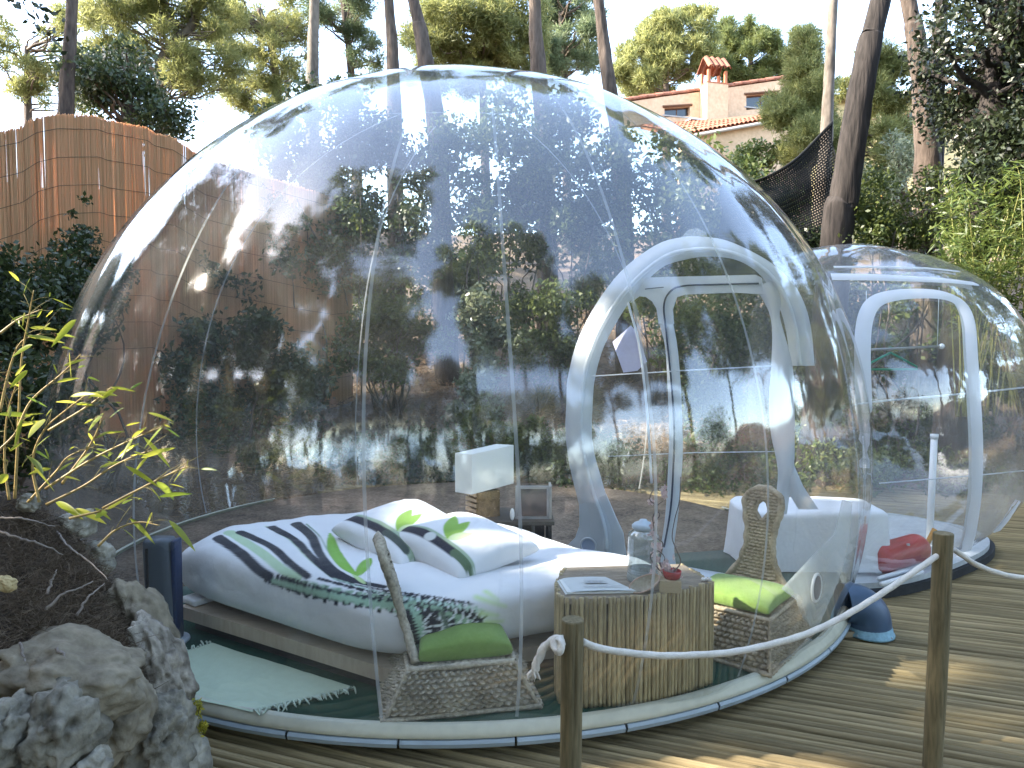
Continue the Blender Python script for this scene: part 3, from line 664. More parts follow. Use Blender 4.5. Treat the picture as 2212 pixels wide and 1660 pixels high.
    for sy in (-1, 1):
        for k in range(4):
            q = np.array([c0[0], c0[1], 0])+tx*(k-1.5)*wd*.27
            halfpipe(np.array([q[0], q[1], zc+.02])+nn*sy*.42, np.array([q[0], q[1], zt])+nn*sy*.02, wd*.14, tm, 'cap_tile', ch)
    # the yellow wing seen between the trunks on the right
    v2 = thing('annex', 'pale yellow house wall with a small dark window glimpsed between the trunks at right', 'house', aty(1950, 450, 19)*np.array([1, 1, 0])+np.array([0, 0, 2.5]))
    q = aty(1955, 350, 19.0); zb2 = 2.0; zt2 = CAM_H+(754-215)*px(19)
    ym = mat('yellow_render', (.52, .42, .22), .9, .12, 2, .3)
    wy = 8.6
    G().box((q[0]+2.0, 19.4, (zb2+zt2)/2), (wy, .4, zt2-zb2), -.12).build('wall', ym, v2, smooth=False)
    wp = aty(2000, 265, 19.0); wf = G().box((wp[0]-.15, 19.12, wp[2]), (.62, .1, .72), -.12).build('window', fm, v2, smooth=False); G().box((wp[0]-.15, 19.05, wp[2]), (.5, .03, .6), -.12).build('pane', gm, wf, smooth=False)
    bp = aty(1935, 415, 18.6); G().lathe([(.001, .12), (.3, .12), (.42, .06), (.44, -.06), (.36, -.2), (.001, -.22)], (bp[0], 18.8, bp[2]), 20).build('wall_lamp', mat('ochre_lamp', (.40, .24, .05), .6, .2), v2)
    G().box((q[0]+2.0, 19.4, zt2+.08), (wy+.4, .8, .16), -.12).build('roof_edge', tm, v2, smooth=False)
make_house()

# ---------------------------------------------------------------- shade net between the trunks
def make_net():
    t = thing('shade_net', 'dark camouflage mesh net stretched diagonally to the thin trunk beside the dome', 'net', aty(1740, 500, 8.6)*np.array([1, 1, 0])+np.array([0, 0, 1]))
    a, b = aty(1560, 400, 8.4), aty(1800, 262, 8.9); a2, b2 = aty(1560, 610, 8.4), aty(1800, 610, 8.9)
    def S(u, v):
        top = a*(1-u)+b*u; bot = a2*(1-u)+b2*u; p = top*(1-v)+bot*v; p = p+np.array([0, 0, -.22*math.sin(math.pi*u)*(1-v)]); p[1] += .06*math.sin(9*u+4*v)+.05*math.sin(17*v); return p
    V = []; nu, nv = 52, 52; wd = .0095
    for i in range(nu+1):
        for j in range(nv):
            for (u0, v0, u1, v1) in (((i+.0)/nu, j/nv, min(1, (i+.5*(j % 2))/nu), (j+1)/nv), (j/nv, i/nu, (j+1)/nv, i/nu)):
                p, q = S(u0, v0), S(u1, v1); d = q-p; n = np.array([-d[2], 0, d[0]]); n /= np.linalg.norm(n)+1e-9; V += [p-n*wd, p+n*wd, q+n*wd, q-n*wd]
    V = np.array(V); me = fast_mesh('mesh', V-world_loc(t), len(V)//4, 4, mat=mat('black_net', (.014, .015, .014), .9, .2))
    tag(link('mesh', me, t), kind='stuff')
    G().tube([S(u, 0) for u in np.linspace(0, 1, 20)], .014, 6).build('hem_rope', MATS['black_net'], t)
make_net()

# ---------------------------------------------------------------- trees
def trunk_mesh(path, r0, r1, seed, rings=70, n=28, ridge=.12, flare=.25):
    p = spline(path, rings); tt = np.linspace(0, 1, rings); r = r0*(1-tt)+r1*tt; r = r*(1+flare*np.exp(-tt*14))
    T_ = np.gradient(p, axis=0); T_ /= np.linalg.norm(T_, axis=1)[:, None]; u = np.array([1.0, 0, 0]); ang = np.linspace(0, 2*math.pi, n, endpoint=False); rows = []
    for i in range(rings):
        u = u-T_[i]*(u @ T_[i]); u /= np.linalg.norm(u); v = np.cross(T_[i], u); rows.append(p[i]+(np.cos(ang)*r[i])[:, None]*u+(np.sin(ang)*r[i])[:, None]*v)
    P = np.array(rows); Q = P.reshape(-1, 3); cen = np.repeat(p, n, 0); d = Q-cen; rr = np.linalg.norm(d, axis=1); d /= rr[:, None]
    k = 1/max(r0, .05)
    nz = vnoise(Q*np.array([2.6, 2.6, .55])*k*.9+seed, seed)*.6+vnoise(Q*np.array([6, 6, 1.1])*k*.8+seed, seed+1)*.5+vnoise(Q*np.array([1, 1, .8])*1.2+seed, seed+2)*.5
    Q = cen+d*(rr*(1+ridge*nz))[:, None]
    g = G().grid(Q.reshape(P.shape), closev=True); base = g.n-n; g.f.append(tuple(base+i for i in range(n))); return g, p
def limb(g, p0, p1, r, seed, sag=.0, wob=.12):
    p0, p1 = np.array(p0), np.array(p1); L = np.linalg.norm(p1-p0); q = random.Random(seed); pts = [p0]
    for t in (.3, .55, .8): pts.append(p0*(1-t)+p1*t+np.array([q.gauss(0, wob), q.gauss(0, wob), q.gauss(0, wob)+sag*math.sin(math.pi*t)])*L*.5)
    pts.append(p1); P = spline(pts, 14); g.tube(P, np.linspace(r, r*.25, 14), 7); return P
def tree(name, label, cat, path, r0, r1, bark, clumps, leafkind, nleaf, group=None, seed=1, limbs=True, twigs=0, leafsize=.06, needle=(.13, .007, 9), flat=.75, trunk_from=.55):
    rg = np.random.default_rng(seed); base = path[0]; t = thing(name, label, cat, base, group)
    g, p = trunk_mesh(path, r0, r1, seed); g.build('trunk', bark, t)
    if clumps:
        c = np.array([q[:3] for q in clumps]); rd = np.array([q[3] for q in clumps])
        if limbs:
            lg = G(); K = 0
            for i, q in enumerate(clumps[:60]):
                # a limb leaves the trunk somewhat below the clump
                kk = int(np.clip(np.searchsorted(p[:, 2], q[2]-abs(q[3])*1.3), len(p)*.15, len(p)-2))
                if (seed >= 200 or seed == 60) and not keep_gaps(np.linspace(0, 1, 12)[:, None]*(np.array(q[:3])-p[kk])+p[kk]).all(): continue
                zs = p[:, 2]; k = int(np.clip(np.searchsorted(zs, q[2]-abs(q[3])*1.3), len(p)*.15, len(p)-2)); P = limb(lg, p[k], np.array(q[:3]), max(.018, r1*.45), seed*31+i); K += 1
                for s in range(twigs):
                    a = P[R.randrange(5, 13)]; e = a+np.array([R.gauss(0, 1), R.gauss(0, 1), R.gauss(.2, .7)])*q[3]*.8; limb(lg, a, e, max(.007, r1*.12), seed*77+i*9+s, wob=.2)
            lg.build('limbs', bark if bark != M['bark'] else M['twig'], t)
        P, d = clumped(c, rd, nleaf, rg, flat)
        off_ = world_loc(t)
        if leafkind[0] == 'needle': me = needle_mesh('crown', P, d+np.array([0, 0, .35]), needle[2], needle[0], needle[1], rg, leafkind[1])
        else: me = leaf_mesh('crown', P, leafsize, rg, leafkind[1], leafkind[2] if len(leafkind) > 2 else .5)
        me.transform(__import__('mathutils').Matrix.Translation(-Vector(off_))); link('crown', me, t)
    return t
def blob(cx, cy, cz, rx, ry, rz, n, r, seed):
    """clump centres spread unevenly through an ellipsoid"""
    q = np.random.default_rng(seed); out = []
    for i in range(n):
        d = q.normal(size=3); d /= np.linalg.norm(d); s = q.uniform(.25, 1)**.6
        out.append((cx+d[0]*rx*s, cy+d[1]*ry*s, cz+d[2]*rz*s, r*q.uniform(.6, 1.35)))
    return out
def vblob(vx, vy, d, wx, wy, depth, n, r, seed):
    c = aty(vx, vy, d); return blob(c[0], d, c[2], wx*px(d)/2, depth, wy*px(d)/2, n, r, seed)
def vtrunk(pts, d, zg=None):
    """trunk path through photo points at distance d, from the ground up"""
    P = [aty(x, y, d) for x, y in pts]; b = P[0].copy(); zg = H(b[0], b[1])-.2 if zg is None else zg
    dirn = (P[1]-P[0]); b2 = np.array([b[0]-dirn[0]/dirn[2]*(b[2]-zg)*.3, d, zg]); return [b2]+P
NE, NO, NB = ('needle', M['needle']), ('needle', M['needle_olive']), ('needle', M['needle_blue'])
G1 = 'pines standing behind the dome'
def tall(label, pts, d, w_top, w_bot, bark, seed, crown, kind=NE, n=3000):
    path = vtrunk(pts, d); tp = path[-1]+(path[-1]-path[-2])/np.linalg.norm(path[-1]-path[-2])*3.2; path = path+[tp]
    cl = blob(tp[0]+crown[0], tp[1]+crown[1], tp[2]+.4, crown[2], crown[2], 1.1, 26, .42, seed)
    return tree('pine_tree', label, 'tree', path, w_bot*px(d)/2*1.1, w_top*px(d)/2*.55, bark, cl, kind, n, G1, seed)
tall('straight grey pine trunk rising behind the reed fence', [(140, 330), (143, 220), (150, 100), (156, 0)], 10.5, 32, 36, M['bark'], 11, (-.3, .3, 1.7))
tall('pine trunk with pale bark behind the upper left curve of the dome', [(674, 320), (675, 190), (677, 90), (679, 0)], 13, 28, 31, M['bark_grey'], 12, (0, .4, 1.8))
tall('upright brown pine trunk, left one of the close pair above the dome', [(853, 320), (849, 150), (846, 80), (840, 0)], 12, 29, 33, M['bark'], 13, (-.6, .2, 1.6))
tall('leaning dark pine trunk, right one of the close pair above the dome', [(945, 320), (922, 145), (907, 60), (893, 0)], 11, 33, 40, M['bark'], 14, (-.2, .3, 1.5))
tall('brown pine trunk standing behind the middle top of the dome', [(1176, 320), (1163, 155), (1158, 80), (1155, 0)], 12, 35, 40, M['bark'], 15, (.3, .4, 1.7))
tall('pine trunk leaning left against the white sky beside the villa', [(1340, 360), (1318, 195), (1305, 100), (1293, 0)], 11, 30, 38, M['bark'], 16, (.4, .4, 1.6))
tall('slender straight pine trunk holding the shade net', [(1772, 480), (1783, 330), (1790, 200), (1800, 0)], 9.2, 29, 31, M['bark_grey'], 17, (.2, .6, 1.5))
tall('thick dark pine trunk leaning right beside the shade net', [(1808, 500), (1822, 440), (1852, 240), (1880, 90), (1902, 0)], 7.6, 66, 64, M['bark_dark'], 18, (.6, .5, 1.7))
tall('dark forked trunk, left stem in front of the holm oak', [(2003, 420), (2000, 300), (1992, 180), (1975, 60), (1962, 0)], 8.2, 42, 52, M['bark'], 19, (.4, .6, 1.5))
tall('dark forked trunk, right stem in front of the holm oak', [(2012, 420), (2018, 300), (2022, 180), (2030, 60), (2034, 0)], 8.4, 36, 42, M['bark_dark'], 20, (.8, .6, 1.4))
G2 = 'trees on the slope farther back'
def bgtree(label, tp, d, clumps, kind, n, r0=.16, name='pine_tree', bark=None, seed=1, **k):
    return tree(name, label, 'tree', vtrunk(tp, d), r0, r0*.4, bark or M['bark'], clumps, kind, n, G2, seed, **k)
bgtree('dense dark green oak just above the reed fence', [(290, 420), (285, 330), (275, 220), (270, 140)], 11.5, vblob(255, 195, 11.5, 190, 210, .9, 26, .38, 31)+vblob(330, 250, 11.5, 130, 130, .8, 12, .3, 32), ('leaf', M['leaf_dark']), 9000, name='oak_tree', seed=31, leafsize=.085)
bgtree('pine with pale forking limbs behind the dark oak', [(360, 420), (352, 250), (350, 130), (410, 60), (440, 0)], 15, vblob(300, 70, 15, 250, 150, 1.2, 26, .3, 33)+vblob(440, 120, 15, 170, 260, 1.2, 34, .3, 34)+vblob(390, 10, 15, 280, 90, 1.2, 20, .32, 35), NO, 4200, bark=M['bark_grey'], seed=33, twigs=3, needle=(.15, .010, 9))
bgtree('wispy pine with bare twisted branches left of the first trunk pair', [(600, 400), (600, 250), (590, 120), (560, 20)], 17, vblob(560, 190, 17, 170, 180, 1.2, 28, .3, 36)+vblob(530, 40, 17, 210, 130, 1.2, 18, .32, 37)+vblob(620, 80, 17, 110, 180, 1.2, 14, .3, 38), NO, 3300, seed=36, twigs=3, needle=(.15, .010, 9))
bgtree('thin pine with bare branching twigs between the trunks', [(770, 360), (765, 240), (755, 120), (740, 0)], 18, vblob(740, 40, 18, 170, 120, 1.2, 18, .3, 39)+vblob(790, 120, 18, 90, 140, 1.2, 10, .28, 40), NB, 1700, seed=39, twigs=4, needle=(.15, .010, 9))
bgtree('broad bright green pine crown behind the middle of the dome', [(1050, 420), (1045, 260), (1040, 120), (1030, 20)], 19, vblob(1010, 70, 19, 260, 210, 1.6, 54, .38, 41)+vblob(1110, 60, 19, 160, 210, 1.5, 34, .36, 42)+vblob(985, 140, 19, 150, 100, 1.3, 16, .34, 43), NO, 7000, seed=41, needle=(.17, .012, 9))
bgtree('hazy pine crown between the right hand trunks above the dome', [(1225, 420), (1222, 260), (1218, 130), (1210, 30)], 21, vblob(1232, 55, 21, 130, 220, 1.4, 34, .36, 44)+vblob(1200, 130, 21, 90, 100, 1.2, 10, .32, 45), NB, 3600, seed=44, needle=(.18, .013, 9))
bgtree('rounded olive green pine left of the villa chimney', [(1440, 330), (1440, 240), (1438, 160), (1440, 80)], 36, vblob(1400, 150, 36, 150, 160, 2, 36, .55, 46)+vblob(1470, 95, 36, 170, 140, 2, 36, .55, 47)+vblob(1420, 60, 36, 70, 80, 1.5, 10, .5, 48), NO, 5600, seed=46, needle=(.3, .024, 9), r0=.25)
bgtree('dark rounded pine right of the villa chimney', [(1625, 330), (1625, 240), (1622, 160), (1620, 90)], 38, vblob(1620, 145, 38, 160, 150, 2, 44, .55, 49)+vblob(1590, 85, 38, 80, 70, 1.5, 12, .5, 50), NE, 5200, seed=49, needle=(.3, .024, 9), r0=.25)
bgtree('pointed yellowish cypress beside the shade net', [(1735, 420), (1735, 300), (1732, 180), (1730, 90)], 13.5, [(*aty(1738+R.gauss(0, 28*(i/26)+6), 70+i*9.5, 13.5+R.gauss(0, .3))[:3], .26+.008*i) for i in range(28)]+vblob(1690, 250, 13.5, 70, 150, .5, 8, .26, 52), NO, 8500, name='cypress_tree', seed=51, needle=(.1, .008, 10))
bgtree('sunny olive pine behind the thick leaning trunk', [(1920, 520), (1918, 400), (1915, 280), (1910, 160)], 14.5, vblob(1905, 300, 14.5, 130, 340, 1.0, 44, .27, 53)+vblob(1890, 160, 14.5, 120, 130, 1.0, 18, .26, 54), NO, 5000, seed=53, needle=(.14, .009, 9))
bgtree('silvery olive tree beneath the yellow wall at right', [(1960, 560), (1958, 480), (1950, 420), (1945, 370)], 12.5, vblob(1905, 375, 12.5, 150, 150, .8, 14, .3, 55)+vblob(1950, 330, 12.5, 80, 80, .6, 5, .25, 56), ('leaf', M['leaf_grey'], .3), 4200, name='olive_tree', seed=55, leafsize=.09)
bgtree('hazy pines far behind the reed fence at the left edge', [(60, 420), (62, 300), (60, 200), (58, 100)], 20, vblob(90, 150, 20, 190, 170, 1.6, 26, .34, 57)+vblob(200, 90, 20, 130, 170, 1.6, 24, .34, 58), NO, 3200, seed=57, needle=(.17, .012, 9))
# dark broad-leaved tree at the upper left, near the camera, and the holm oak at the right
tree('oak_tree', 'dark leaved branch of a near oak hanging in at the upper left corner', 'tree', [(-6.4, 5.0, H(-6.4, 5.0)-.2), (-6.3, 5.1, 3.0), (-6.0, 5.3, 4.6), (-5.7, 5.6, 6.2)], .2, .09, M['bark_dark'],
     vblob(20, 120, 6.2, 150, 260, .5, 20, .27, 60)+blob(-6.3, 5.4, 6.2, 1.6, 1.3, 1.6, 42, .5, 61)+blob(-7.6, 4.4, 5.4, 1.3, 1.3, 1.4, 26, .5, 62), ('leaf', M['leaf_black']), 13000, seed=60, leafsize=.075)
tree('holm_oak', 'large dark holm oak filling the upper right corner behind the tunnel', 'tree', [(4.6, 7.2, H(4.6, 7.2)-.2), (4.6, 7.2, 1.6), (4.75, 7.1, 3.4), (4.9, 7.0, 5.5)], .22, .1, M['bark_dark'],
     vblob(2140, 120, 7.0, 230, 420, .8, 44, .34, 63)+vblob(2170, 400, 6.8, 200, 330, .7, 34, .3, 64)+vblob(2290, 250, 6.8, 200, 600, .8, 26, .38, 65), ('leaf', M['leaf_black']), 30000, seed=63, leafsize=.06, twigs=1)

# ---------------------------------------------------------------- shrubs
def shrub(name, label, clumps, kind, n, size, seed, stems=7, needle=(.1, .006, 9), group='shrubs round the dome'):
    rg = np.random.default_rng(seed); c = np.array([q[:3] for q in clumps]); m = c.mean(0); t = thing(name, label, 'shrub', (m[0], m[1], H(m[0], m[1])), group)
    g = G()
    for i in range(stems):
        q = clumps[i*len(clumps)//stems]; limb(g, (m[0]+R.gauss(0, .12), m[1]+R.gauss(0, .12), float(H(m[0], m[1]))-.1), q[:3], .016, seed*13+i)
    g.build('stems', M['twig'], t)
    P, d = clumped(c, [q[3] for q in clumps], n, rg, .9)
    P = P[P[:, 2] > H(P[:, 0], P[:, 1])-.02]; d = d[:len(P)]
    if kind[0] == 'needle': me = needle_mesh('foliage', P, d, needle[2], needle[0], needle[1], rg, kind[1])
    else: me = leaf_mesh('foliage', P, size, rg, kind[1], kind[2])
    me.transform(__import__('mathutils').Matrix.Translation(-Vector(world_loc(t)))); link('foliage', me, t); return t
LD, LM, LL, LG = ('leaf', M['leaf_dark'], .5), ('leaf', M['leaf_mid'], .5), ('leaf', M['leaf_light'], .45), ('leaf', M['leaf_grey'], .5)
shrub('climbing_shrub', 'dark climbing plant with a thin top against the reed fence', vblob(190, 600, 6.6, 150, 170, .3, 22, .17, 70)+vblob(175, 480, 6.6, 45, 140, .1, 8, .09, 71), LD, 5200, .05, 70)
shrub('laurel_bush', 'dark bush in deep shade at the left edge below the reed fence', vblob(60, 680, 5.0, 260, 260, .5, 34, .24, 72)+vblob(20, 900, 3.9, 230, 330, .4, 26, .2, 73), LD, 13000, .05, 72)
shrub('laurel_bush', 'dark evergreen bush seen through the left side of the dome', vblob(520, 830, 8.6, 420, 330, .5, 40, .3, 74), LD, 12000, .08, 74)
shrub('laurel_bush', 'dark low bush behind the bed seen through the dome', vblob(620, 1000, 8.2, 330, 130, .4, 22, .22, 75), LD, 7000, .075, 75)
shrub('viburnum_bush', 'sunlit bush with small pale leaves seen through the middle of the dome', vblob(1050, 720, 9.4, 130, 170, .4, 18, .2, 76)+vblob(1020, 880, 9.0, 150, 170, .4, 16, .2, 77), LG, 4200, .085, 76)
shrub('viburnum_bush', 'tall sunlit bush left of the white arch seen through the dome', vblob(1250, 520, 11.5, 130, 190, .4, 18, .26, 78)+vblob(1265, 640, 11, 110, 130, .4, 10, .22, 79), LG, 3600, .1, 78)
shrub('laurel_bush', 'green bush behind the lamp seen through the dome', vblob(1090, 940, 8.2, 330, 110, .4, 22, .19, 80), LM, 4800, .075, 80)
shrub('laurel_bush', 'green bush behind the doorway of the white arch', vblob(1570, 930, 8.6, 280, 260, .5, 26, .25, 81), LM, 5600, .075, 81)
shrub('cistus_bush', 'yellow green shrub seen between the arch and the dome edge', vblob(1790, 920, 7.9, 180, 330, .4, 28, .22, 82), LL, 5600, .065, 82)
shrub('cistus_bush', 'leafy green shrub seen through the tunnel window', vblob(1990, 960, 8.0, 260, 260, .5, 34, .24, 83), LM, 7600, .06, 83)
shrub('cistus_bush', 'dark green shrub at the far right seen through the tunnel end', vblob(2210, 900, 7.6, 190, 420, .5, 30, .25, 84), LD, 7000, .06, 84)
shrub('mastic_bush', 'bright green shrub above the tunnel beside the leaning trunk', vblob(1945, 450, 7.8, 240, 160, .4, 30, .2, 85)+vblob(1870, 500, 7.6, 170, 90, .3, 10, .16, 86), LM, 8600, .05, 85)
shrub('mastic_bush', 'pale green shrub on the bank below the villa', vblob(1640, 340, 14, 160, 70, .4, 12, .25, 87), LL, 2400, .1, 87)
shrub('mastic_bush', 'dark shrub behind the net between dome and tunnel', vblob(1740, 560, 8.8, 190, 140, .3, 18, .2, 88), LD, 5200, .055, 88)
shrub('laurel_bush', 'dark bush on the slope behind the upper dome', vblob(900, 620, 12.5, 420, 200, .6, 28, .36, 89), LM, 6000, .11, 89)

G3 = 'evergreen bushes on the slope behind the dome'
for k, (lab, vx, vy, d, wx, wy, n, sz, kind, seed) in enumerate([
    ('broad dark bush at the end of the reed fence behind the dome', 650, 470, 9.7, 300, 330, 9000, .085, LM, 300),
    ('low green bush behind the sill of the white arch', 1560, 1045, 7.55, 330, 140, 6500, .055, LM, 320),
    ('low yellow green bush right behind the covered box', 1800, 1040, 7.35, 260, 170, 6500, .055, LL, 321),
    ('low bush at the foot of the slope behind the tunnel pole', 2040, 1040, 7.5, 280, 190, 7000, .055, LM, 322),
    ('low dark bush at the foot of the slope behind the back pillow', 880, 1010, 7.8, 300, 130, 6500, .06, LD, 323),
    ('low dark bush at the foot of the slope left of the white arch', 1240, 1010, 7.6, 260, 150, 6000, .06, LD, 324),
    ('tall dark bush rising above the end of the reed fence', 690, 300, 10.1, 260, 260, 7500, .09, LD, 313),
    ('dark bush filling the slope between the close pair of trunks', 830, 440, 9.9, 300, 400, 10000, .085, LD, 301),
    ('big dark bush on the slope behind the middle of the dome', 1040, 400, 10.2, 300, 380, 10000, .09, LM, 302),
    ('dark bush on the slope behind the brown middle trunk', 1230, 380, 10.2, 290, 380, 9000, .09, LD, 303),
    ('tall dark bush below the villa behind the arch', 1420, 440, 10.0, 290, 330, 9000, .085, LM, 304),
    ('dark bush under the lean to roof of the villa', 1590, 520, 10.0, 270, 270, 8000, .085, LM, 305),
    ('dark bush low on the slope to the left of the pale bushes', 850, 740, 9.4, 240, 200, 6500, .075, LM, 306),
    ('dark bush low on the slope right of the pale bushes', 1160, 700, 9.9, 220, 220, 6000, .08, LM, 307),
    ('leafy bush seen inside the white arch', 1500, 720, 9.2, 320, 300, 9500, .075, LM, 308),
    ('dark bush seen through the right edge of the dome', 1740, 740, 8.8, 260, 300, 9000, .07, LD, 309),
    ('green bush seen through the tunnel roof', 1940, 720, 8.6, 260, 260, 9000, .07, LM, 310),
    ('dark bush behind the far end of the tunnel', 2150, 760, 8.4, 240, 320, 9000, .07, LD, 311),
    ('dark bush at the lower left of the slope behind the reed fence foot', 420, 640, 8.9, 280, 280, 9000, .075, LD, 312)]):
    shrub('evergreen_bush', lab, vblob(vx, vy, d, wx, wy, .7, 30, .14*wx/100*d/12, seed), kind, n, sz, seed, group=G3)
G4 = 'bushes at the edge of the clearing'
for k, (lab, x, y, r_, kind) in enumerate([('bush', -6.0, 2.6, 1.0, LD), ('bush', -6.4, .6, 1.5, LM), ('bush', -5.4, -1.6, 1.0, LD), ('bush', -4.4, -3.4, 1.5, LD), ('bush', -2.6, -4.8, 1.5, LD), ('bush', -.4, -5.6, 1.4, LM), ('bush', 1.9, -5.4, 1.5, LD), ('bush', 4.0, -4.4, 1.4, LD), ('bush', 5.6, -2.6, 1.5, LM), ('bush', 6.8, -.2, 1.5, LD), ('bush', -5.2, 1.0, 1.1, LD), ('bush', 7.2, 3.4, 1.1, LD), ('bush', -7.6, 4.6, 1.2, LD)]):
    z = float(H(x, y)); shrub('evergreen_bush', 'round evergreen bush at the edge of the clearing', blob(x, y, z+r_*.75, r_, r_, r_*.8, 22, r_*.42, 400+k), kind, 4200, .11, 400+k, group=G4)
def bamboo_clump():
    t = thing('bamboo_plant', 'clump of arching green bamboo above the right end of the tunnel', 'plant', (*aty(2150, 700, 6.0)[:2], .1), None); g = G(); LP = []; rg = np.random.default_rng(90)
    for i in range(34):
        b = aty(R.uniform(2060, 2290), 900, R.uniform(5.9, 6.7)); e = aty(R.uniform(2040, 2290), R.uniform(370, 610), R.uniform(5.8, 6.7)); mid = (b+e)/2+np.array([0, 0, .2]); P = spline([b, mid, e, e+np.array([R.gauss(0, .12), R.gauss(0, .1), -.05])], 24)
        g.tube(P, np.linspace(.006, .0015, 24), 5)
        for p in P[7:]:
            for _ in range(9): LP.append(p+np.array([R.gauss(0, .06), R.gauss(0, .06), R.gauss(-.02, .05)]))
    g.build('canes', mat('bamboo_cane', (.22, .22, .07), .5, .3, 10, .1), t)
    me = leaf_mesh('foliage', np.array(LP), .1, rg, M['bamboo_green'], .14, .3); me.transform(__import__('mathutils').Matrix.Translation(-Vector(world_loc(t)))); link('foliage', me, t)
bamboo_clump()
# trees off to the left and behind the photographer: they shade the deck and are mirrored in the dome
def side_tree(x, y, h, rad_, seed, kind=NE, n=2600, label='pine outside the frame'):
    zg = float(H(x, y)); q = random.Random(seed); tp = (x+q.gauss(0, .4), y+q.gauss(0, .4), zg+h)
    cl = blob(tp[0], tp[1], tp[2]-.5, rad_*1.3, rad_*1.3, rad_*1.05, 44, rad_*.29, seed)
    return tree('pine_tree', label, 'tree', [(x, y, zg-.2), (x+.1, y, zg+h*.4), tp], .17, .08, M['bark'], cl, kind, n, 'pines around the clearing', seed, needle=(.2, .013, 10))
LBL = 'tall pine at the edge of the clearing'
for i, (x, y, h, r_) in enumerate([(-9.6, 4.5, 5.6, 2.3), (-10.5, 6.6, 6.4, 2.2), (-9.0, .4, 5.4, 2.1), (-7.2, 2.2, 4.6, 1.5), (-13, 4.6, 8.4, 2.4), (-12.5, 1.0, 7.6, 2.4), (-8.5, -2.6, 6.2, 2.0), (-14, 9, 8.5, 2.2),
      (-5.2, -7.5, 6.2, 2.2), (-1.6, -11, 7.5, 2.3), (4.2, -9.5, 5.5, 2.0), (8.5, -5.5, 7.2, 2.4), (9.5, 1.0, 6.5, 2.2), (-10, -9, 8, 2.6), (9, -13, 8, 2.6), (1.6, -16, 6.5, 2.5), (-3.4, -3.0, 6.6, 1.7), (2.4, -3.6, 7.2, 1.9), (-.4, -5.2, 5.2, 1.5), (5.6, -1.2, 6.4, 1.8), (-5.6, -.6, 6.8, 1.7), (3.2, -8.0, 5.0, 1.8), (-3.6, -8.2, 4.6, 1.8), (7.6, 3.2, 5.2, 1.8), (.8, -2.6, 9.5, 1.8), (7.2, 5.8, 3.4, 1.7), (8.4, 4.2, 4.4, 1.7), (-7.2, 3.2, 2.6, 1.2), (-7.8, 1.2, 3.0, 1.5), (-8.4, 5.6, 3.4, 1.7), (-7.6, -1.4, 2.8, 1.6), (-10.5, -4, 4, 2.2), (-11.5, 3.0, 3.6, 2.0)]):
    side_tree(x, y, h, r_, 200+i, (NE, NO, NB)[i % 3], 4200, LBL)
tree('pine_tree', 'pine leaning over the clearing with its crown high above the rockery', 'tree', [(-6.2, -1.6, float(H(-6.2, -1.6))-.2), (-5.6, -1.0, 2.6), (-4.6, -.2, 5.2), (-3.9, .5, 6.8)], .2, .08, M['bark'], blob(-3.6, .7, 6.9, 1.9, 2.2, 1.0, 46, .42, 290)+blob(-2.0, 1.0, 8.2, 1.5, 1.6, .8, 22, .4, 291), NO, 6500, 'pines around the clearing', 290, needle=(.16, .010, 9))
# ---------------------------------------------------------------- rockery in the left foreground
rock_pale = mat('pale_limestone', (.20, .19, .155), .95, .5, 5, 1.0, col2=(.47, .44, .36), bdist=.02, fine=5)
rock_tan = mat('tan_limestone', (.13, .11, .08), .95, .45, 5, .9, col2=(.31, .27, .195), bdist=.02, fine=5)
rock_blue = mat('blue_grey_limestone', (.085, .078, .06), .95, .5, 6, 1.0, col2=(.35, .325, .26), bdist=.02, fine=5)
rock_lich = mat('lichen_limestone', (.09, .07, .05), .95, .5, 7, 1.0, col2=(.42, .385, .32), bdist=.02, fine=4)
def rock(label, vx, vy, d, wx, wy, wz, tilt, m, seed, pit=.5, name='rock', group='limestone rocks of the rockery'):
    c = aty(vx, vy, d); bm = bmesh.new(); bmesh.ops.create_icosphere(bm, subdivisions=5, radius=1); P = np.array([q.co for q in bm.verts]); F = [[q.index for q in f.verts] for f in bm.faces]; bm.free()
    n = P.copy(); q = P*np.array([1, 1, 1])+seed*7.1
    r_ = 1+.30*fbm(q*1.1, 3, seed)+.10*fbm(q*3.1, 3, seed+3)
    cell = vnoise(q*4.3, seed+5); pits = -np.clip(cell-.28, 0, 1)*.5*pit; cell2 = vnoise(q*9, seed+6); pits -= np.clip(cell2-.3, 0, 1)*.26*pit
    r_ = r_+pits+.035*fbm(q*12, 2, seed+8)+.25*np.abs(vnoise(q*1.7, seed+9))-.1
    P = n*r_[:, None]; P = np.sign(P)*np.abs(P)**.9
    S_ = np.array([wx*px(d)/2, wz, wy*px(d)/2])*.92; P = P*S_
    a = rad(tilt); x, z = P[:, 0]*math.cos(a)-P[:, 2]*math.sin(a), P[:, 0]*math.sin(a)+P[:, 2]*math.cos(a); P[:, 0], P[:, 2] = x, z
    g = G().add(P+c, F); o = g.build(name, m); me = o.data
    loc = np.array([c[0], c[1], float((P+c)[:, 2].min())]); me.transform(__import__('mathutils').Matrix.Translation(-Vector(loc))); o.location = loc
    return tag(o, label, 'rock', group)
rock('big flat topped tan boulder in the middle of the rockery', 165, 1455, 1.74, 330, 150, .17, -12, rock_tan, 3, .35)
rock('shaded tan underside boulder below the big flat boulder', 245, 1545, 1.84, 150, 190, .14, 10, rock_tan, 14, .5)
rock('pitted grey rock in front of the big boulder', 128, 1575, 1.60, 165, 200, .12, 6, rock_blue, 5, 1.0)
rock('bluish rock cut by the left edge of the picture', 22, 1570, 1.54, 115, 165, .1, 0, rock_blue, 6, .8)
rock('small pale rock at the bottom below the pitted one', 195, 1655, 1.6, 90, 90, .07, 15, rock_pale, 8, .6)
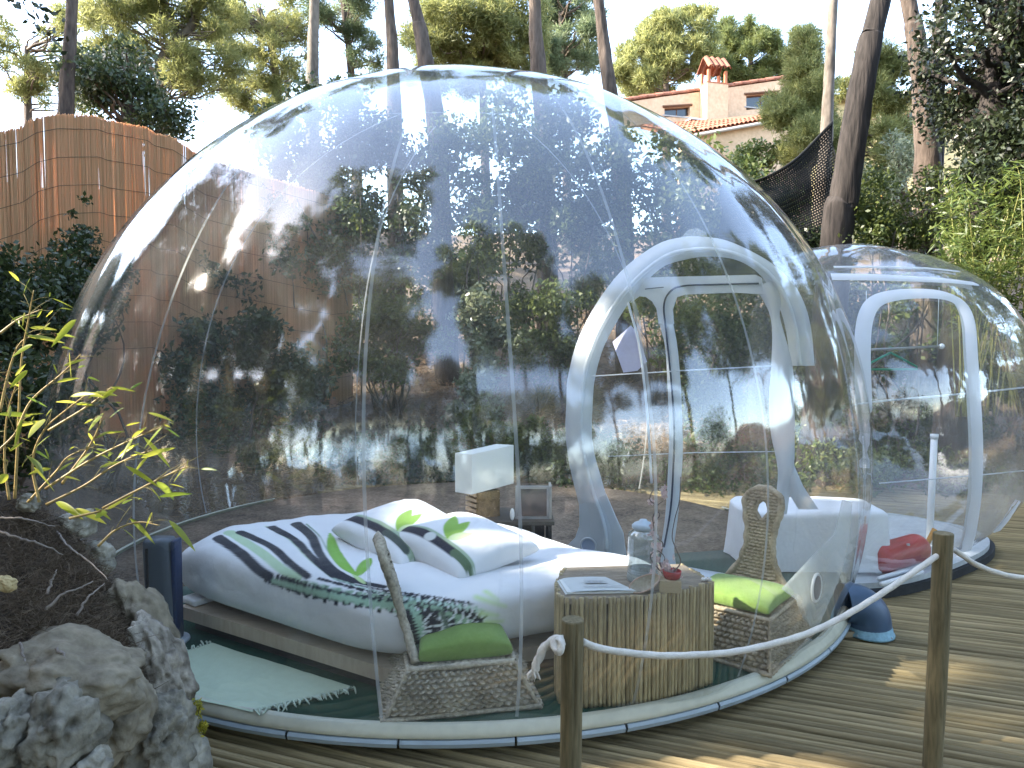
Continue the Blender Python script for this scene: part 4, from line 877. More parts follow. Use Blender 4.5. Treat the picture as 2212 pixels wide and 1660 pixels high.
rock('dark rock at the bottom left corner', 60, 1668, 1.54, 170, 90, .08, 0, rock_blue, 9, .7)
rock('smooth pale tan rock beside the dark blue column', 303, 1335, 2.25, 95, 190, .1, 30, rock_tan, 10, .25)
rock('long lichen covered rock running down the right of the rockery', 345, 1440, 2.12, 105, 260, .1, 24, rock_lich, 11, .7)
rock('rough grey green rock at the foot of the rockery', 345, 1600, 2.02, 165, 210, .14, -6, rock_blue, 12, .9)
rock('rock face at the lower right corner of the rockery', 400, 1640, 2.08, 90, 130, .09, 8, rock_pale, 13, .8)
rock('grey stone lying under the bamboo', 165, 1130, 2.45, 90, 70, .06, 0, rock_pale, 15, .4)
rock('grey stone lower down beside the soil under the bamboo', 212, 1205, 2.45, 70, 70, .06, 20, rock_pale, 16, .4)
rock('little blue grey stone at the bamboo stems', 62, 1088, 2.3, 55, 45, .04, 0, rock_blue, 17, .3)
rock('yellow stone on the dark soil at the left edge', 12, 1262, 1.75, 46, 34, .02, -20, mat('yellow_stone', (.42, .33, .17), .9, .2, 8, .4), 18, .2, name='stone')

def make_bank():
    # soil mound behind the rocks; its crest runs from the bamboo down to the right
    g = G(); nu, nv = 70, 60; P = np.zeros((nu, nv, 3))
    crest = spline([aty(-180, 1050, 2.5), aty(0, 1072, 2.45), aty(80, 1095, 2.42), aty(150, 1150, 2.4), aty(205, 1225, 2.36), aty(262, 1320, 2.28), aty(320, 1430, 2.2), aty(360, 1560, 2.16), aty(390, 1700, 2.14)], nu)
    toe = spline([aty(-180, 1390, 1.7), aty(0, 1420, 1.72), aty(60, 1400, 1.78), aty(120, 1400, 1.82), aty(180, 1405, 1.86), aty(235, 1425, 1.92), aty(285, 1480, 1.98), aty(320, 1570, 2.02), aty(340, 1720, 2.04)], nu)
    for i in range(nu):
        for j in range(nv):
            t = j/(nv-1)*1.75-.75
            if t >= 0: p = crest[i]*(1-t)+toe[i]*t
            else: p = crest[i]+np.array([-.1, .45, 0])*(-t)/.75+np.array([0, 0, -1.3*(-t/.75)**2])
            P[i, j] = p
    Q = P.reshape(-1, 3); Q[:, 2] += fbm(Q*7, 3, 4)*.02+fbm(Q*25, 2, 6)*.008
    base = P.copy(); base[..., 2] = -.3
    o = g.grid(Q.reshape(P.shape)).build('soil_bank', mat('dark_soil', (.030, .021, .015), .95, .5, 14, 1, col2=(.085, .06, .042), bdist=.02)); tag(o, kind='structure')
    n = 5200; u = rng.uniform(0, .88, n); t = rng.uniform(0, 1.0, n); I = (u*(nu-1)).astype(int); pts = crest[I]*(1-t)[:, None]+toe[I]*t[:, None]; pts[:, 2] += fbm(pts*7, 3, 4)*.02+.008+rng.uniform(0, .012, n)
    D = rng.normal(size=(n, 3)); D[:, 2] *= .45
    me = needle_mesh('needle_litter', pts, D, 3, .055, .0011, rng, leafmat('bank_needles', (.045, .033, .022), (.18, .14, .10), .1, .8, .1), .7)
    tag(link('needle_litter', me), 'brown dry pine needles matted on the soil bank', 'litter', kind='stuff')
    wm = mat('pale_twig', (.22, .19, .165), .9, .3, 30, .3)
    def on(u, t, lift=.012): i = int(u*(nu-1)); p = crest[i]*(1-t)+toe[i]*t; return p+np.array([0, 0, lift])
    tw = [((130, 1148, 2.36), (165, 1185, 2.2), (205, 1215, 2.15), (245, 1252, 2.1)), ((5, 1148, 2.0), (60, 1165, 1.95), (110, 1180, 1.95), (150, 1200, 2.0)), ((115, 1318, 1.85), (150, 1285, 1.88), (190, 1270, 1.9), (215, 1255, 1.93)),
          ((118, 1285, 1.83), (128, 1255, 1.85), (140, 1232, 1.86)), ((0, 1120, 2.1), (70, 1125, 2.1), (130, 1140, 2.2)), ((140, 1400, 1.72), (168, 1430, 1.70), (175, 1460, 1.69)), ((60, 1390, 1.74), (75, 1430, 1.71), (100, 1448, 1.70)), ((180, 1330, 1.92), (205, 1290, 1.95), (240, 1262, 2.0))]
    for k, q in enumerate(tw):
        pts = spline([aty(x, y, d)+np.array([0, -.03, .012]) for x, y, d in q], 20); pts += rng.normal(size=pts.shape)*.0015
        o = G().tube(pts, np.linspace(.004, .0015, 20), 6).build('twig', wm); c = pts.mean(0); o.data.transform(__import__('mathutils').Matrix.Translation(-Vector(c))); o.location = c
        tag(o, ['long pale root running down the soil bank', 'curved pale twig near the left edge of the soil bank', 'forked pale twig in the middle of the soil bank', 'short upright pale twig on the soil bank', 'straight pale twig high on the soil bank under the bamboo', 'bent twig lying over the big tan boulder', 'thin twig hanging over the front of the big boulder', 'slanting pale twig above the smooth tan rock'][k], 'twig', 'twigs on the soil bank')
    # small golden plant at the right foot of the rocks
    t = thing('sedum_plant', 'tiny yellow green plant growing at the foot of the rocks beside the skirt', 'plant', aty(430, 1580, 2.15)); g = G(); LP = []
    for k in range(24):
        b = aty(418, 1575, 2.13); e = aty(R.uniform(414, 446), R.uniform(1515, 1590), 2.12+R.uniform(-.03, .04)); g.tube(spline([b, (b+e)/2+np.array([.004, 0, .01]), e], 8), .0012, 4)
        for _ in range(12): LP.append(e+np.array([R.gauss(0, .006) for _ in range(3)]))
    g.build('stems', mat('straw_stem', (.24, .2, .08), .8, .3), t); me = leaf_mesh('foliage', np.array(LP), .014, rng, M['bamboo_leaf'], .5); me.transform(__import__('mathutils').Matrix.Translation(-Vector(t.location))); link('foliage', me, t)
make_bank()

# ---------------------------------------------------------------- sunlit bamboo at the left
def make_bamboo():
    lines = [([(98, 1056), (197, 993), (295, 945), (352, 921)], 1.92), ([(222, 1098), (316, 1049), (379, 1018), (408, 1007)], 1.85), ([(39, 923), (70, 863), (134, 807), (175, 765)], 2.0), ([(105, 930), (190, 877), (243, 835)], 1.98), ([(32, 1077), (39, 940), (46, 785), (63, 683), (73, 627)], 2.02), ([(134, 1045), (197, 957), (225, 891)], 1.95),
             ([(85, 1085), (70, 1000), (95, 930), (150, 880), (190, 850)], 2.0), ([(20, 1080), (10, 1000), (15, 900), (35, 830)], 2.05), ([(100, 1090), (180, 1050), (240, 1010), (290, 985), (330, 972)], 1.9), ([(60, 1085), (120, 1020), (150, 985), (215, 960)], 2.02), ([(0, 890), (20, 800), (45, 740), (90, 720)], 2.1), ([(0, 720), (40, 690), (90, 668)], 2.1), ([(212, 1180), (250, 1145), (300, 1128), (345, 1135)], 1.9), ([(-10, 980), (30, 940), (48, 905)], 2.0), ([(150, 1120), (230, 1100), (270, 1080)], 1.86)]
    leaves = [((352, 921), (310, 960)), ((310, 944), (368, 1000)), ((408, 1007), (374, 1027)), ((340, 1040), (375, 1065)), ((150, 760), (154, 812)), ((225, 891), (190, 920)), ((270, 880), (235, 895)), ((73, 1010), (118, 1042)), ((110, 1012), (60, 1015)), ((190, 935), (205, 955)), ((96, 905), (60, 930)), ((160, 1100), (230, 1118)), ((205, 1118), (232, 1092)), ((120, 1085), (180, 1105)), ((20, 975), (50, 950)), ((48, 905), (30, 960)), ((165, 690), (110, 735)), ((20, 680), (62, 715)), ((62, 985), (92, 1000)), ((140, 1030), (175, 1032)), ((0, 1045), (16, 1005)), ((280, 1120), (335, 1160)), ((165, 870), (120, 862)), ((60, 800), (20, 830)), ((70, 745), (25, 760)), ((255, 985), (300, 950)), ((215, 1010), (265, 990)), ((200, 975), (160, 1000)), ((320, 985), (285, 1020)), ((110, 940), (75, 960))]
    t = thing('bamboo_plant', 'sunlit yellow green bamboo sprays leaning over the rockery at left', 'plant', aty(60, 1095, 2.1)); g = G(); rg = random.Random(3)
    stemP = []
    for q, d in lines:
        P = spline([aty(x, y, d+.02*math.sin(i)) for i, (x, y) in enumerate(q)], 26); g.tube(P, np.linspace(.0042, .0013, 26), 6); stemP.append((P, d))
        for k in range(3, 25, 4):   # nodes
            g.ball(P[k], .0036*(1-k/34), 5, 6)
    tw = G()
    L = [(aty(a[0], a[1], 1.95+rg.uniform(-.08, .08)), aty(b[0], b[1], 1.93+rg.uniform(-.1, .1))) for a, b in leaves]
    for P, d in stemP:
        for k in range(6, 26, 2):
            if rg.random() < .8:
                a = P[k]; T_ = P[min(k+1, 25)]-P[k-1]; T_ /= np.linalg.norm(T_); e = a+(T_*.7+np.array([rg.gauss(0, .5), rg.gauss(0, .5), rg.gauss(-.1, .4)]))*rg.uniform(.03, .075)
                tw.tube([a, (a+e)/2+np.array([0, 0, .004]), e], np.array([.0011, .0009, .0006]), 4)
                if rg.random() < .75: L.append((e, e+(T_*.6+np.array([rg.gauss(0, .35), rg.gauss(0, .35), rg.gauss(-.35, .35)]))*rg.uniform(.045, .1)))
    g.build('canes', mat('dry_bamboo_cane', (.30, .22, .085), .5, .3, 14, .15), t); tag(tw.build('twigs', MATS['straw_stem'], t), kind='stuff')
    lm = [leafmat('bamboo_leaf_a', (.24, .29, .03), (.42, .42, .06), .55, .4, .5), leafmat('bamboo_leaf_b', (.11, .19, .025), (.30, .32, .05), .5, .4, .5)]
    for i, (a, b) in enumerate(L):
        ax = b-a; ln = np.linalg.norm(ax); ax /= ln; s = np.cross(ax, np.array([rg.gauss(0, .5), 1.0, rg.gauss(0, .6)])); s /= np.linalg.norm(s); n_ = np.cross(ax, s); rows = []
        wmax = ln*rg.uniform(.055, .085)
        for k in range(9):
            u = k/8; wd = wmax*(math.sin(math.pi*u**.75)**.8)+.0002; o = a+ax*ln*u+np.array([0, 0, -.012*(ln/.08)*u*u]); rows.append([o-s*wd, o+n_*wd*.35, o+s*wd])
        gg = G().grid(np.array(rows))
        if i < 290:
            o = gg.build('leaf', lm[i % 3 == 0], t); at_ = o.data.attributes.new('rnd', 'FLOAT', 'FACE'); at_.data.foreach_set('value', [rg.random()]*len(o.data.polygons))
make_bamboo()

# ---------------------------------------------------------------- bed
FL = FLOOR+.001
wood_b = mat('beige_bed_board', (.47, .37, .28), .6, .1, 2, .1, (1, 8, 1), col2=(.56, .46, .36), spec=.3)
bed = thing('bed', 'low white double bed with a bamboo print duvet on a beige wooden plinth', 'bed', (-.45, 3.45, FL))
def make_bed():
    zt, zb = .215, .155
    L_, N_, R1, R2, B_ = atz(388, 1309, zt)[:2], atz(846, 1447, zt)[:2], atz(1116, 1402, zt)[:2], (.62, 3.0), (-.2, 4.35)
    BL = (-1.2, 4.1)
    # three boards with open joints
    def board(poly): return G().prism(poly, zb, zt).build('plinth_board', wood_b, bed, smooth=False)
    c1 = np.array(N_)*.35+np.array(L_)*.65
    J = atz(1045, 1357, zt)[:2]
    board([tuple(L_), tuple(N_), tuple(N_+(np.array(B_)-N_)*.25), tuple(np.array(L_)+(np.array(BL)-L_)*.6)])
    board([tuple(N_+np.array([.008, .003])), tuple(R1), tuple(J+np.array([.26, .19])), tuple(J), tuple(N_+(np.array(B_)-N_)*.25+np.array([.008, 0]))])
    q = J+np.array([.012, -.005]); board([tuple(R1+np.array([.012, .006])), R2, (.5, 3.5), tuple(J+np.array([.275, .185]))])
    # recessed dark base
    cen = np.array([-.45, 3.45]); ins = [tuple(cen+(np.array(p)-cen)*.94) for p in (L_, N_, R1, R2, B_, BL)]
    G().prism(ins, FL, zb-.002).build('plinth_base', mat('dark_plinth', (.06, .05, .045), .8, .2), bed, smooth=False)
    # duvet over the mattress: rounded, puffy, one closed surface
    Lc, Nc, Rc, Bc = np.array([-1.74, 3.42]), np.array([-.47, 2.575]), np.array([.80, 3.10]), np.array([-.68, 4.35])
    nu, nv = 236, 580; pw = lambda q, e: np.sign(q)*np.abs(q)**e; e1, e2 = .34, .28
    # sample the rounded box evenly: walk along its square section and its square plan
    rs = np.r_[np.linspace(.004, 1, 36), np.ones(56), np.linspace(1, .004, 144)]; zs = np.r_[-np.ones(36), np.linspace(-1, 1, 58)[1:-1], np.ones(144)]
    th = np.arctan2(np.sign(zs)*np.abs(zs)**(1/.5), rs**(1/e1))
    q4 = np.linspace(-1, 1, nv//4, endpoint=False); on_ = np.ones(nv//4); sx = np.r_[on_, -q4, -on_, q4]; sy = np.r_[q4, on_, -q4, -on_]
    ph = np.arctan2(np.sign(sy)*np.abs(sy)**(1/e2), np.sign(sx)*np.abs(sx)**(1/e2))
    TH_, PH_ = np.meshgrid(th, ph, indexing='ij')
    X = pw(np.cos(TH_), e1)*pw(np.cos(PH_), e2); Y = pw(np.cos(TH_), e1)*pw(np.sin(PH_), e2); Z = pw(np.sin(TH_), .5)
    U, V = (X+1)/2, (Y+1)/2      # U along L->N side .. ; V towards the back
    plan = (Lc*((1-U)*(1-V))[..., None]+Nc*(U*(1-V))[..., None]+Rc*(U*V)[..., None]+Bc*((1-U)*V)[..., None])
    P = np.zeros((nu, nv, 3)); P[..., :2] = plan
    hz = .150; zc = zt+.145+.012
    P[..., 2] = zc+Z*np.where(Z > 0, hz, .145)
    Q = P.reshape(-1, 3); x, y, z = X.ravel(), Y.ravel(), Z.ravel()
    # hollow in the middle, pillow-side rise, left bulge and creases
    topw = np.clip(z*1.6, 0, 1)
    Q[:, 2] += topw*(.035*vnoise(Q*2.1, 3)+.018*vnoise(Q*5, 4)-.03*np.exp(-((x-.25)**2+(y-.1)**2)/.2)+.035*np.exp(-((x+.75)**2+(y-.0)**2)/.12)+.02*np.exp(-((x-.85)**2+(y-.6)**2)/.1))
    n3 = np.stack([x, y, z*.8], 1); side = np.clip(1-np.abs(z), 0, 1)
    cre = vnoise(np.stack([Q[:, 0]*16, Q[:, 1]*16, Q[:, 2]*2.5], 1), 6)*.009*np.exp(-((x+1)**2)/.5)+.004*vnoise(np.stack([Q[:, 0]*7, Q[:, 1]*7, Q[:, 2]*4], 1), 8)+.0022*vnoise(Q*18, 2)
    # quilt hem: ragged lower edge
    cxy = plan.reshape(-1, 2).mean(0); dirs = Q[:, :2]-cxy; dirs /= np.linalg.norm(dirs, axis=1)[:, None]
    Q[:, :2] += dirs*(side*cre*2.2)[:, None]; Q[:, 2] += topw*cre*.7+topw*(.008*(.5-np.abs(vnoise(np.stack([Q[:, 0]*5+Q[:, 1]*3+vnoise(Q*3, 21)*.8, Q[:, 1]*2.2, Q[:, 2]], 1), 12)))+.006*(.5-np.abs(vnoise(np.stack([Q[:, 1]*8-Q[:, 0]*3+vnoise(Q*4, 22)*.7, Q[:, 0]*3, Q[:, 2]], 1), 14))))
    g = G().grid(Q.reshape(P.shape), closev=True, flip=True); F = g.f
    bv = BVHTree.FromPolygons([Vector(q) for q in Q], F)
    def hit(vx, vy):
        d = ray(vx, vy); r = bv.ray_cast(Vector((0, 0, CAM_H)), Vector(d).normalized()); return None if r[0] is None else np.array(r[0])
    col = np.tile(np.array([.70, .70, .71]), (len(Q), 1)); col_s = col.copy()
    def trace(pts, n=60):
        S_ = spline(pts, n); out = [hit(*p) for p in S_]; return np.array([o for o in out if o is not None])
    saw = lambda t: 2*np.abs(t-np.floor(t+.5))
    def stripe(pts, w0, w1, c, soft=.006, jag=0.0, jf=12, light=None):
        tr = trace(pts)
        if len(tr) < 4: return
        # nearest point along the traced line for every vertex near it
        box = (Q > tr.min(0)-.12).all(1) & (Q < tr.max(0)+.12).all(1); idx = np.where(box)[0]; q = Q[idx]
        dd = np.linalg.norm(q[:, None, :]-tr[None], axis=2); k = dd.argmin(1); dist = dd[np.arange(len(q)), k]; s = k/(len(tr)-1)
        wd = w0*(1-s)+w1*s
        if jag: dist = dist-jag*(saw(s*jf+vnoise(q*9, 5)*.35)-.5)*np.clip(s*1.5, 0, 1)
        a = np.clip((wd-dist)/soft+.5, 0, 1)[:, None]; col[idx] = col[idx]*(1-a)+np.array(c)*a
    K, GR, GL, LF = (.012, .014, .026), (.10, .19, .10), (.42, .55, .36), (.20, .42, .04)
    # bamboo canes printed on the cover, running down and fanning out over the near side
    canes = [([(470, 1160), (520, 1195), (560, 1232), (585, 1247)], .015, .013, K), ([(495, 1150), (560, 1190), (610, 1230), (645, 1248)], .016, .011, GL), ([(520, 1150), (585, 1180), (625, 1215), (665, 1245)], .014, .010, K),
             ([(575, 1137), (625, 1165), (665, 1205), (715, 1245)], .005, .005, GL), ([(585, 1138), (635, 1165), (675, 1205), (725, 1245), (760, 1258)], .015, .011, K),
             ([(640, 1132), (672, 1158), (690, 1195), (720, 1230), (770, 1255), (830, 1268)], .017, .009, K), ([(662, 1132), (690, 1158), (712, 1195), (745, 1228)], .003, .003, GR)]
    for q, a, b, c in canes: stripe(q, a*1.75, b*1.5, c)
    for q in ([(575, 1252), (660, 1280), (760, 1298), (860, 1312), (930, 1335), (935, 1400)], [(600, 1247), (700, 1275), (800, 1292), (900, 1305), (975, 1330), (985, 1388)]): stripe(q, .014, .024, K, .006, .045, 22)
    stripe([(590, 1255), (690, 1282), (800, 1302), (890, 1322), (905, 1390)], .012, .022, (.30, .45, .33), .01, .02, 24)
    stripe([(640, 1252), (740, 1275), (850, 1292), (945, 1312), (1010, 1345), (1015, 1372)], .006, .013, (.25, .38, .26), .012, .04, 20)
    stripe([(690, 1250), (790, 1275), (900, 1292), (990, 1312), (1035, 1340), (1032, 1365)], .009, .020, K, .006, .042, 20)
    stripe([(760, 1262), (850, 1278), (940, 1290), (1020, 1305)], .006, .005, K, .006, .010, 22)
    stripe([(720, 1250), (830, 1282), (930, 1300), (1040, 1318)], .005, .006, (.45, .6, .5), .01, .014, 20)
    stripe([(880, 1322), (890, 1352), (900, 1385)], .012, .016, K, .006, .02, 9); stripe([(955, 1325), (965, 1355), (968, 1388)], .010, .012, (.10, .14, .11), .008, .02, 9)
    for q in ([(1030, 1290), (1060, 1300), (1092, 1310)], [(1040, 1325), (1075, 1330)], [(1050, 1345), (1085, 1342)], [(1050, 1278), (1075, 1295)]): stripe(q, .012, .004, (.55, .68, .35), .02)
    # printed leaves
    def leaf(pts, w, c):
        tr = trace(pts, 40)
        if len(tr) < 4: return
        box = (Q > tr.min(0)-.1).all(1) & (Q < tr.max(0)+.1).all(1); idx = np.where(box)[0]; q = Q[idx]; dd = np.linalg.norm(q[:, None, :]-tr[None], axis=2); k = dd.argmin(1); dist = dd[np.arange(len(q)), k]; s = k/(len(tr)-1)
        wd = w*np.sin(math.pi*np.clip(s, 0, 1)**.8)**.7; a = np.clip((wd-dist)/.004+.5, 0, 1)[:, None]*((s > .01) & (s < .995))[:, None]
        sh = (1-.18*(dist/(w+1e-6)))[:, None]; col[idx] = col[idx]*(1-a)+np.array(c)*sh*a
    leaf([(712, 1150), (722, 1190), (745, 1222), (772, 1244)], .030, (.22, .45, .06)); leaf([(800, 1205), (785, 1225), (768, 1248)], .026, (.22, .43, .06)); leaf([(790, 1262), (775, 1250), (760, 1240)], .012, (.5, .64, .3))
    me = bpy.data.meshes.new('duvet'); me.from_pydata((Q-world_loc(bed)).tolist(), [], F); me.update(); me.polygons.foreach_set('use_smooth', [True]*len(me.polygons))
    ca = me.color_attributes.new('print', 'FLOAT_COLOR', 'POINT'); ca.data.foreach_set('color', np.concatenate([col, np.ones((len(Q), 1))], 1).astype(np.float32).ravel())
    me.materials.append(printmat('duvet_cotton')); bm = bmesh.new(); bm.from_mesh(me); bmesh.ops.recalc_face_normals(bm, faces=bm.faces); bm.to_mesh(me); bm.free(); link('duvet', me, bed)
    # mattress shows as a pale wedge at the left end
    c = atz(412, 1296, .24); G().box((c[0]+.02, c[1]+.03, .235), (.12, .1, .03), -.6, bev=.01).build('mattress_corner', mat('white_sheet', (.75, .76, .78), .8, .05, 5, .1), bed)
make_bed()
def pillow(label, corners, th, canes=(), leaves=(), name='pillow', plain=None, e=.32, bulge=1.0):
    """puffy four-cornered cushion; corners are 3-D points in order; prints given in its own (u, v)"""
    A, B, C_, D = [np.array(c, float) for c in corners]; nrm = np.cross(C_-A, D-B); nrm /= np.linalg.norm(nrm); nrm = nrm if nrm[2] > 0 else -nrm
    n = 90; u = np.linspace(0, 1, n); U, V = np.meshgrid(u, u, indexing='ij')
    pin = lambda s: 1-.05*np.sin(math.pi*s)      # sides drawn in between the corners
    Uc = .5+(U-.5)*(1-.06*np.sin(math.pi*V)**1); Vc = .5+(V-.5)*(1-.06*np.sin(math.pi*U)**1)
    P = A*((1-Uc)*(1-Vc))[..., None]+B*(Uc*(1-Vc))[..., None]+C_*(Uc*Vc)[..., None]+D*((1-Uc)*Vc)[..., None]
    prof = (np.clip(1-(2*U-1)**2, 0, 1)*np.clip(1-(2*V-1)**2, 0, 1))**e
    Q = P.reshape(-1, 3); nz = vnoise(Q*4, 3)*.010+vnoise(Q*13, 5)*.002+.012*(.4-np.abs(vnoise(np.stack([Q[:, 0]*7+Q[:, 1]*5+vnoise(Q*5, 23)*.8, Q[:, 1]*3, Q[:, 2]*4], 1), 15))); pr = prof.ravel()
    top = Q+nrm*(pr*th*.62+nz*pr)[:, None]; bot = Q-nrm*(pr*th*.38)[:, None]
    V3 = np.concatenate([top, bot]); F = []; N2 = n*n
    for i in range(n-1):
        for j in range(n-1):
            a, b, c, d = i*n+j, (i+1)*n+j, (i+1)*n+j+1, i*n+j+1; F.append((a, b, c, d)); F.append((N2+d, N2+c, N2+b, N2+a))
    uv = np.stack([U.ravel(), V.ravel()], 1); uv = np.concatenate([uv, uv]); istop = np.r_[np.ones(N2), np.zeros(N2)] > 0
    base = np.array(plain if plain is not None else (.74, .74, .75)); col = np.tile(base, (len(V3), 1))
    def seg(p, q, w, c, soft=.012, taper=None, leaf=False):
        p, q = np.array(p), np.array(q); d = q-p; t = np.clip(((uv-p) @ d)/(d @ d), 0, 1); dist = np.linalg.norm(uv-p-t[:, None]*d, axis=1)
        ww = w*np.sin(math.pi*np.clip(t, .0, 1)**.8)**.8 if leaf else w*(1-(taper or 0)*t); a = (np.clip((ww-dist)/soft+.5, 0, 1)*istop)[:, None]; col[:] = col*(1-a)+np.array(c)*a
    for p, q, w_, c, tp in canes: seg(p, q, w_, c, .014, tp)
    for p, q, w_, c in leaves: seg(p, q, w_, c, .012, leaf=True)
    cen = (A+B+C_+D)/4; lo = float(V3[:, 2].min()); loc = np.array([cen[0], cen[1], lo])
    me = bpy.data.meshes.new(name); me.from_pydata((V3-loc).tolist(), [], F); me.update(); me.polygons.foreach_set('use_smooth', [True]*len(me.polygons))
    ca = me.color_attributes.new('print', 'FLOAT_COLOR', 'POINT'); ca.data.foreach_set('color', np.concatenate([col, np.ones((len(V3), 1))], 1).astype(np.float32).ravel())
    bm = bmesh.new(); bm.from_mesh(me); bmesh.ops.remove_doubles(bm, verts=bm.verts, dist=.0005); bmesh.ops.recalc_face_normals(bm, faces=bm.faces); bm.to_mesh(me); bm.free()
    me.materials.append(MATS['duvet_cotton']); o = link(name, me, None, loc); return tag(o, label, name)
K, GR, LFc = (.015, .016, .03), (.33, .42, .30), (.24, .42, .07)
pillow('front white pillow with one bamboo cane print resting at the right of the bed', [aty(832, 1170, 3.2), aty(990, 1256, 2.88), aty(1166, 1186, 3.12), aty(1003, 1116, 3.55)], .17,
       [((.03, .17), (.98, .17), .05, GR, 0), ((.02, .14), (.80, .135), .052, K, .1), ((.80, .14), (.97, .14), .046, (.10, .15, .08), 0), ((.45, .14), (.46, .14), .054, (.6, .62, .6), 0)], [((.62, .22), (.30, .60), .07, LFc), ((.62, .22), (.52, .60), .065, LFc), ((.62, .22), (.72, .46), .05, (.52, .62, .36))])
pillow('back white pillow with bamboo cane and leaf print behind the front pillow', [aty(715, 1146, 3.38), aty(868, 1240, 3.0), aty(1010, 1150, 3.4), aty(900, 1088, 3.8)], .18,
       [((.04, .17), (.97, .17), .05, GR, 0), ((.03, .14), (.62, .14), .048, K, .1), ((.62, .145), (.92, .145), .04, (.05, .07, .06), 0)], [((.72, .22), (.50, .60), .07, LFc), ((.72, .22), (.66, .62), .065, LFc), ((.72, .22), (.84, .48), .05, (.52, .62, .36))])

# ---------------------------------------------------------------- rug, column
def make_rug():
    c = [atz(*p, FL+.004) for p in [(205, 1468), (457, 1392), (768, 1488), (545, 1540)]]; A, B, C_, D = c
    nu, nv = 40, 60; U, V = np.meshgrid(np.linspace(0, 1, nu), np.linspace(0, 1, nv), indexing='ij')
    P = A*((1-U)*(1-V))[..., None]+B*(U*(1-V))[..., None]+C_*(U*V)[..., None]+D*((1-U)*V)[..., None]; Q = P.reshape(-1, 3)
    e = np.minimum(np.minimum(U, 1-U), np.minimum(V, 1-V)).ravel(); Q[:, 2] += .006+.004*vnoise(Q*6, 3)+.003*vnoise(np.stack([Q[:, 0]*30, Q[:, 1]*4, Q[:, 2]], 1), 4)*np.clip(e*10, .1, 1); Q[:, :2] += vnoise(Q*14, 6)[:, None]*.004*np.clip(1-e*20, 0, 1)[:, None]
    t = thing('rug', 'pale green cotton rug with a fringed edge on the dark carpet', 'rug', ((A+C_)/2)); m = mat('pale_green_cotton', (.47, .55, .41), .95, .06, 30, .5, (1, 1, 1), fine=5, bdist=.003)
    g = G().grid(Q.reshape(P.shape)); b = Q.reshape(P.shape).copy(); b[..., 2] -= .008; g.grid(b); g.build('weave', m, t)
    f = G()
    for (p, q) in ((A, B), (D, C_)):
        out = (p-c[0]+q-c[1]) if p is D else (A-D)+(B-C_); out = out/np.linalg.norm(out); out = out if p is D else out
        o = np.array([.25, -.55, 0]) if p is D else np.array([-.5, .75, 0]); o = o/np.linalg.norm(o)
        nn = 34
        for i in range(nn):
            s = p*(1-(i+.5)/nn)+q*((i+.5)/nn)+np.array([0, 0, .006]); k = o*R.uniform(.022, .05)+np.array([R.gauss(0, .014), R.gauss(0, .014), 0]); f.tube(spline([s-o*.01, s+k*.5+np.array([R.gauss(0, .004), 0, .006]), s+k+np.array([0, 0, -.003])], 6), np.array([.0035, .004, .0042, .004, .0034, .002]), 5)
    tag(f.build('fringe', mat('cream_fringe', (.48, .56, .45), .95, .1), t), kind='stuff')
make_rug()
def make_column():
    b = atz(357, 1385, FL); t = thing('air_purifier', 'dark blue grey upright column unit on a pale foot inside the dome at left', 'appliance', b); zt = aty(355, 1170, b[1])[2]
    m = mat('blue_grey_plastic', (.075, .09, .11), .45, .1, 4, .05, spec=.4)
    P = []
    for z, s, dx in ((0, .96, .004), (.02, 1, .003), (.2, 1, 0), (zt-FL-.05, .94, -.012), (zt-FL-.012, .9, -.014), (zt-FL, .82, -.014), (zt-FL+.001, .02, -.014)):
        a = np.linspace(0, 2*math.pi, 40, endpoint=False); P.append([(b[0]+dx+.074*s*math.copysign(abs(math.cos(q))**.7, math.cos(q)), b[1]+.06*s*math.copysign(abs(math.sin(q))**.7, math.sin(q)), FL+z+.016) for q in a])
    G().grid(np.array(P), closev=True, flip=True).build('body', m, t)
    G().lathe([(.001, .016), (.085, .016), (.098, .008), (.10, 0), (.001, 0)], (b[0]+.008, b[1], FL), 32).build('foot', mat('pale_foot', (.45, .5, .55), .5, .05), t)
    q = aty(385, 1280, b[1]-.03); G().box((b[0]+.066, b[1]-.01, FL+.27), (.02, .07, .42), 0, bev=.006).build('side_panel', mat('navy_panel', (.02, .035, .09), .4, .1), t)
    G().box((b[0]-.045, b[1]-.05, FL+.25), (.012, .02, .40), 0, bev=.003).build('vent_slot', mat('black_plastic', (.012, .012, .013), .5, .1), t)
make_column()

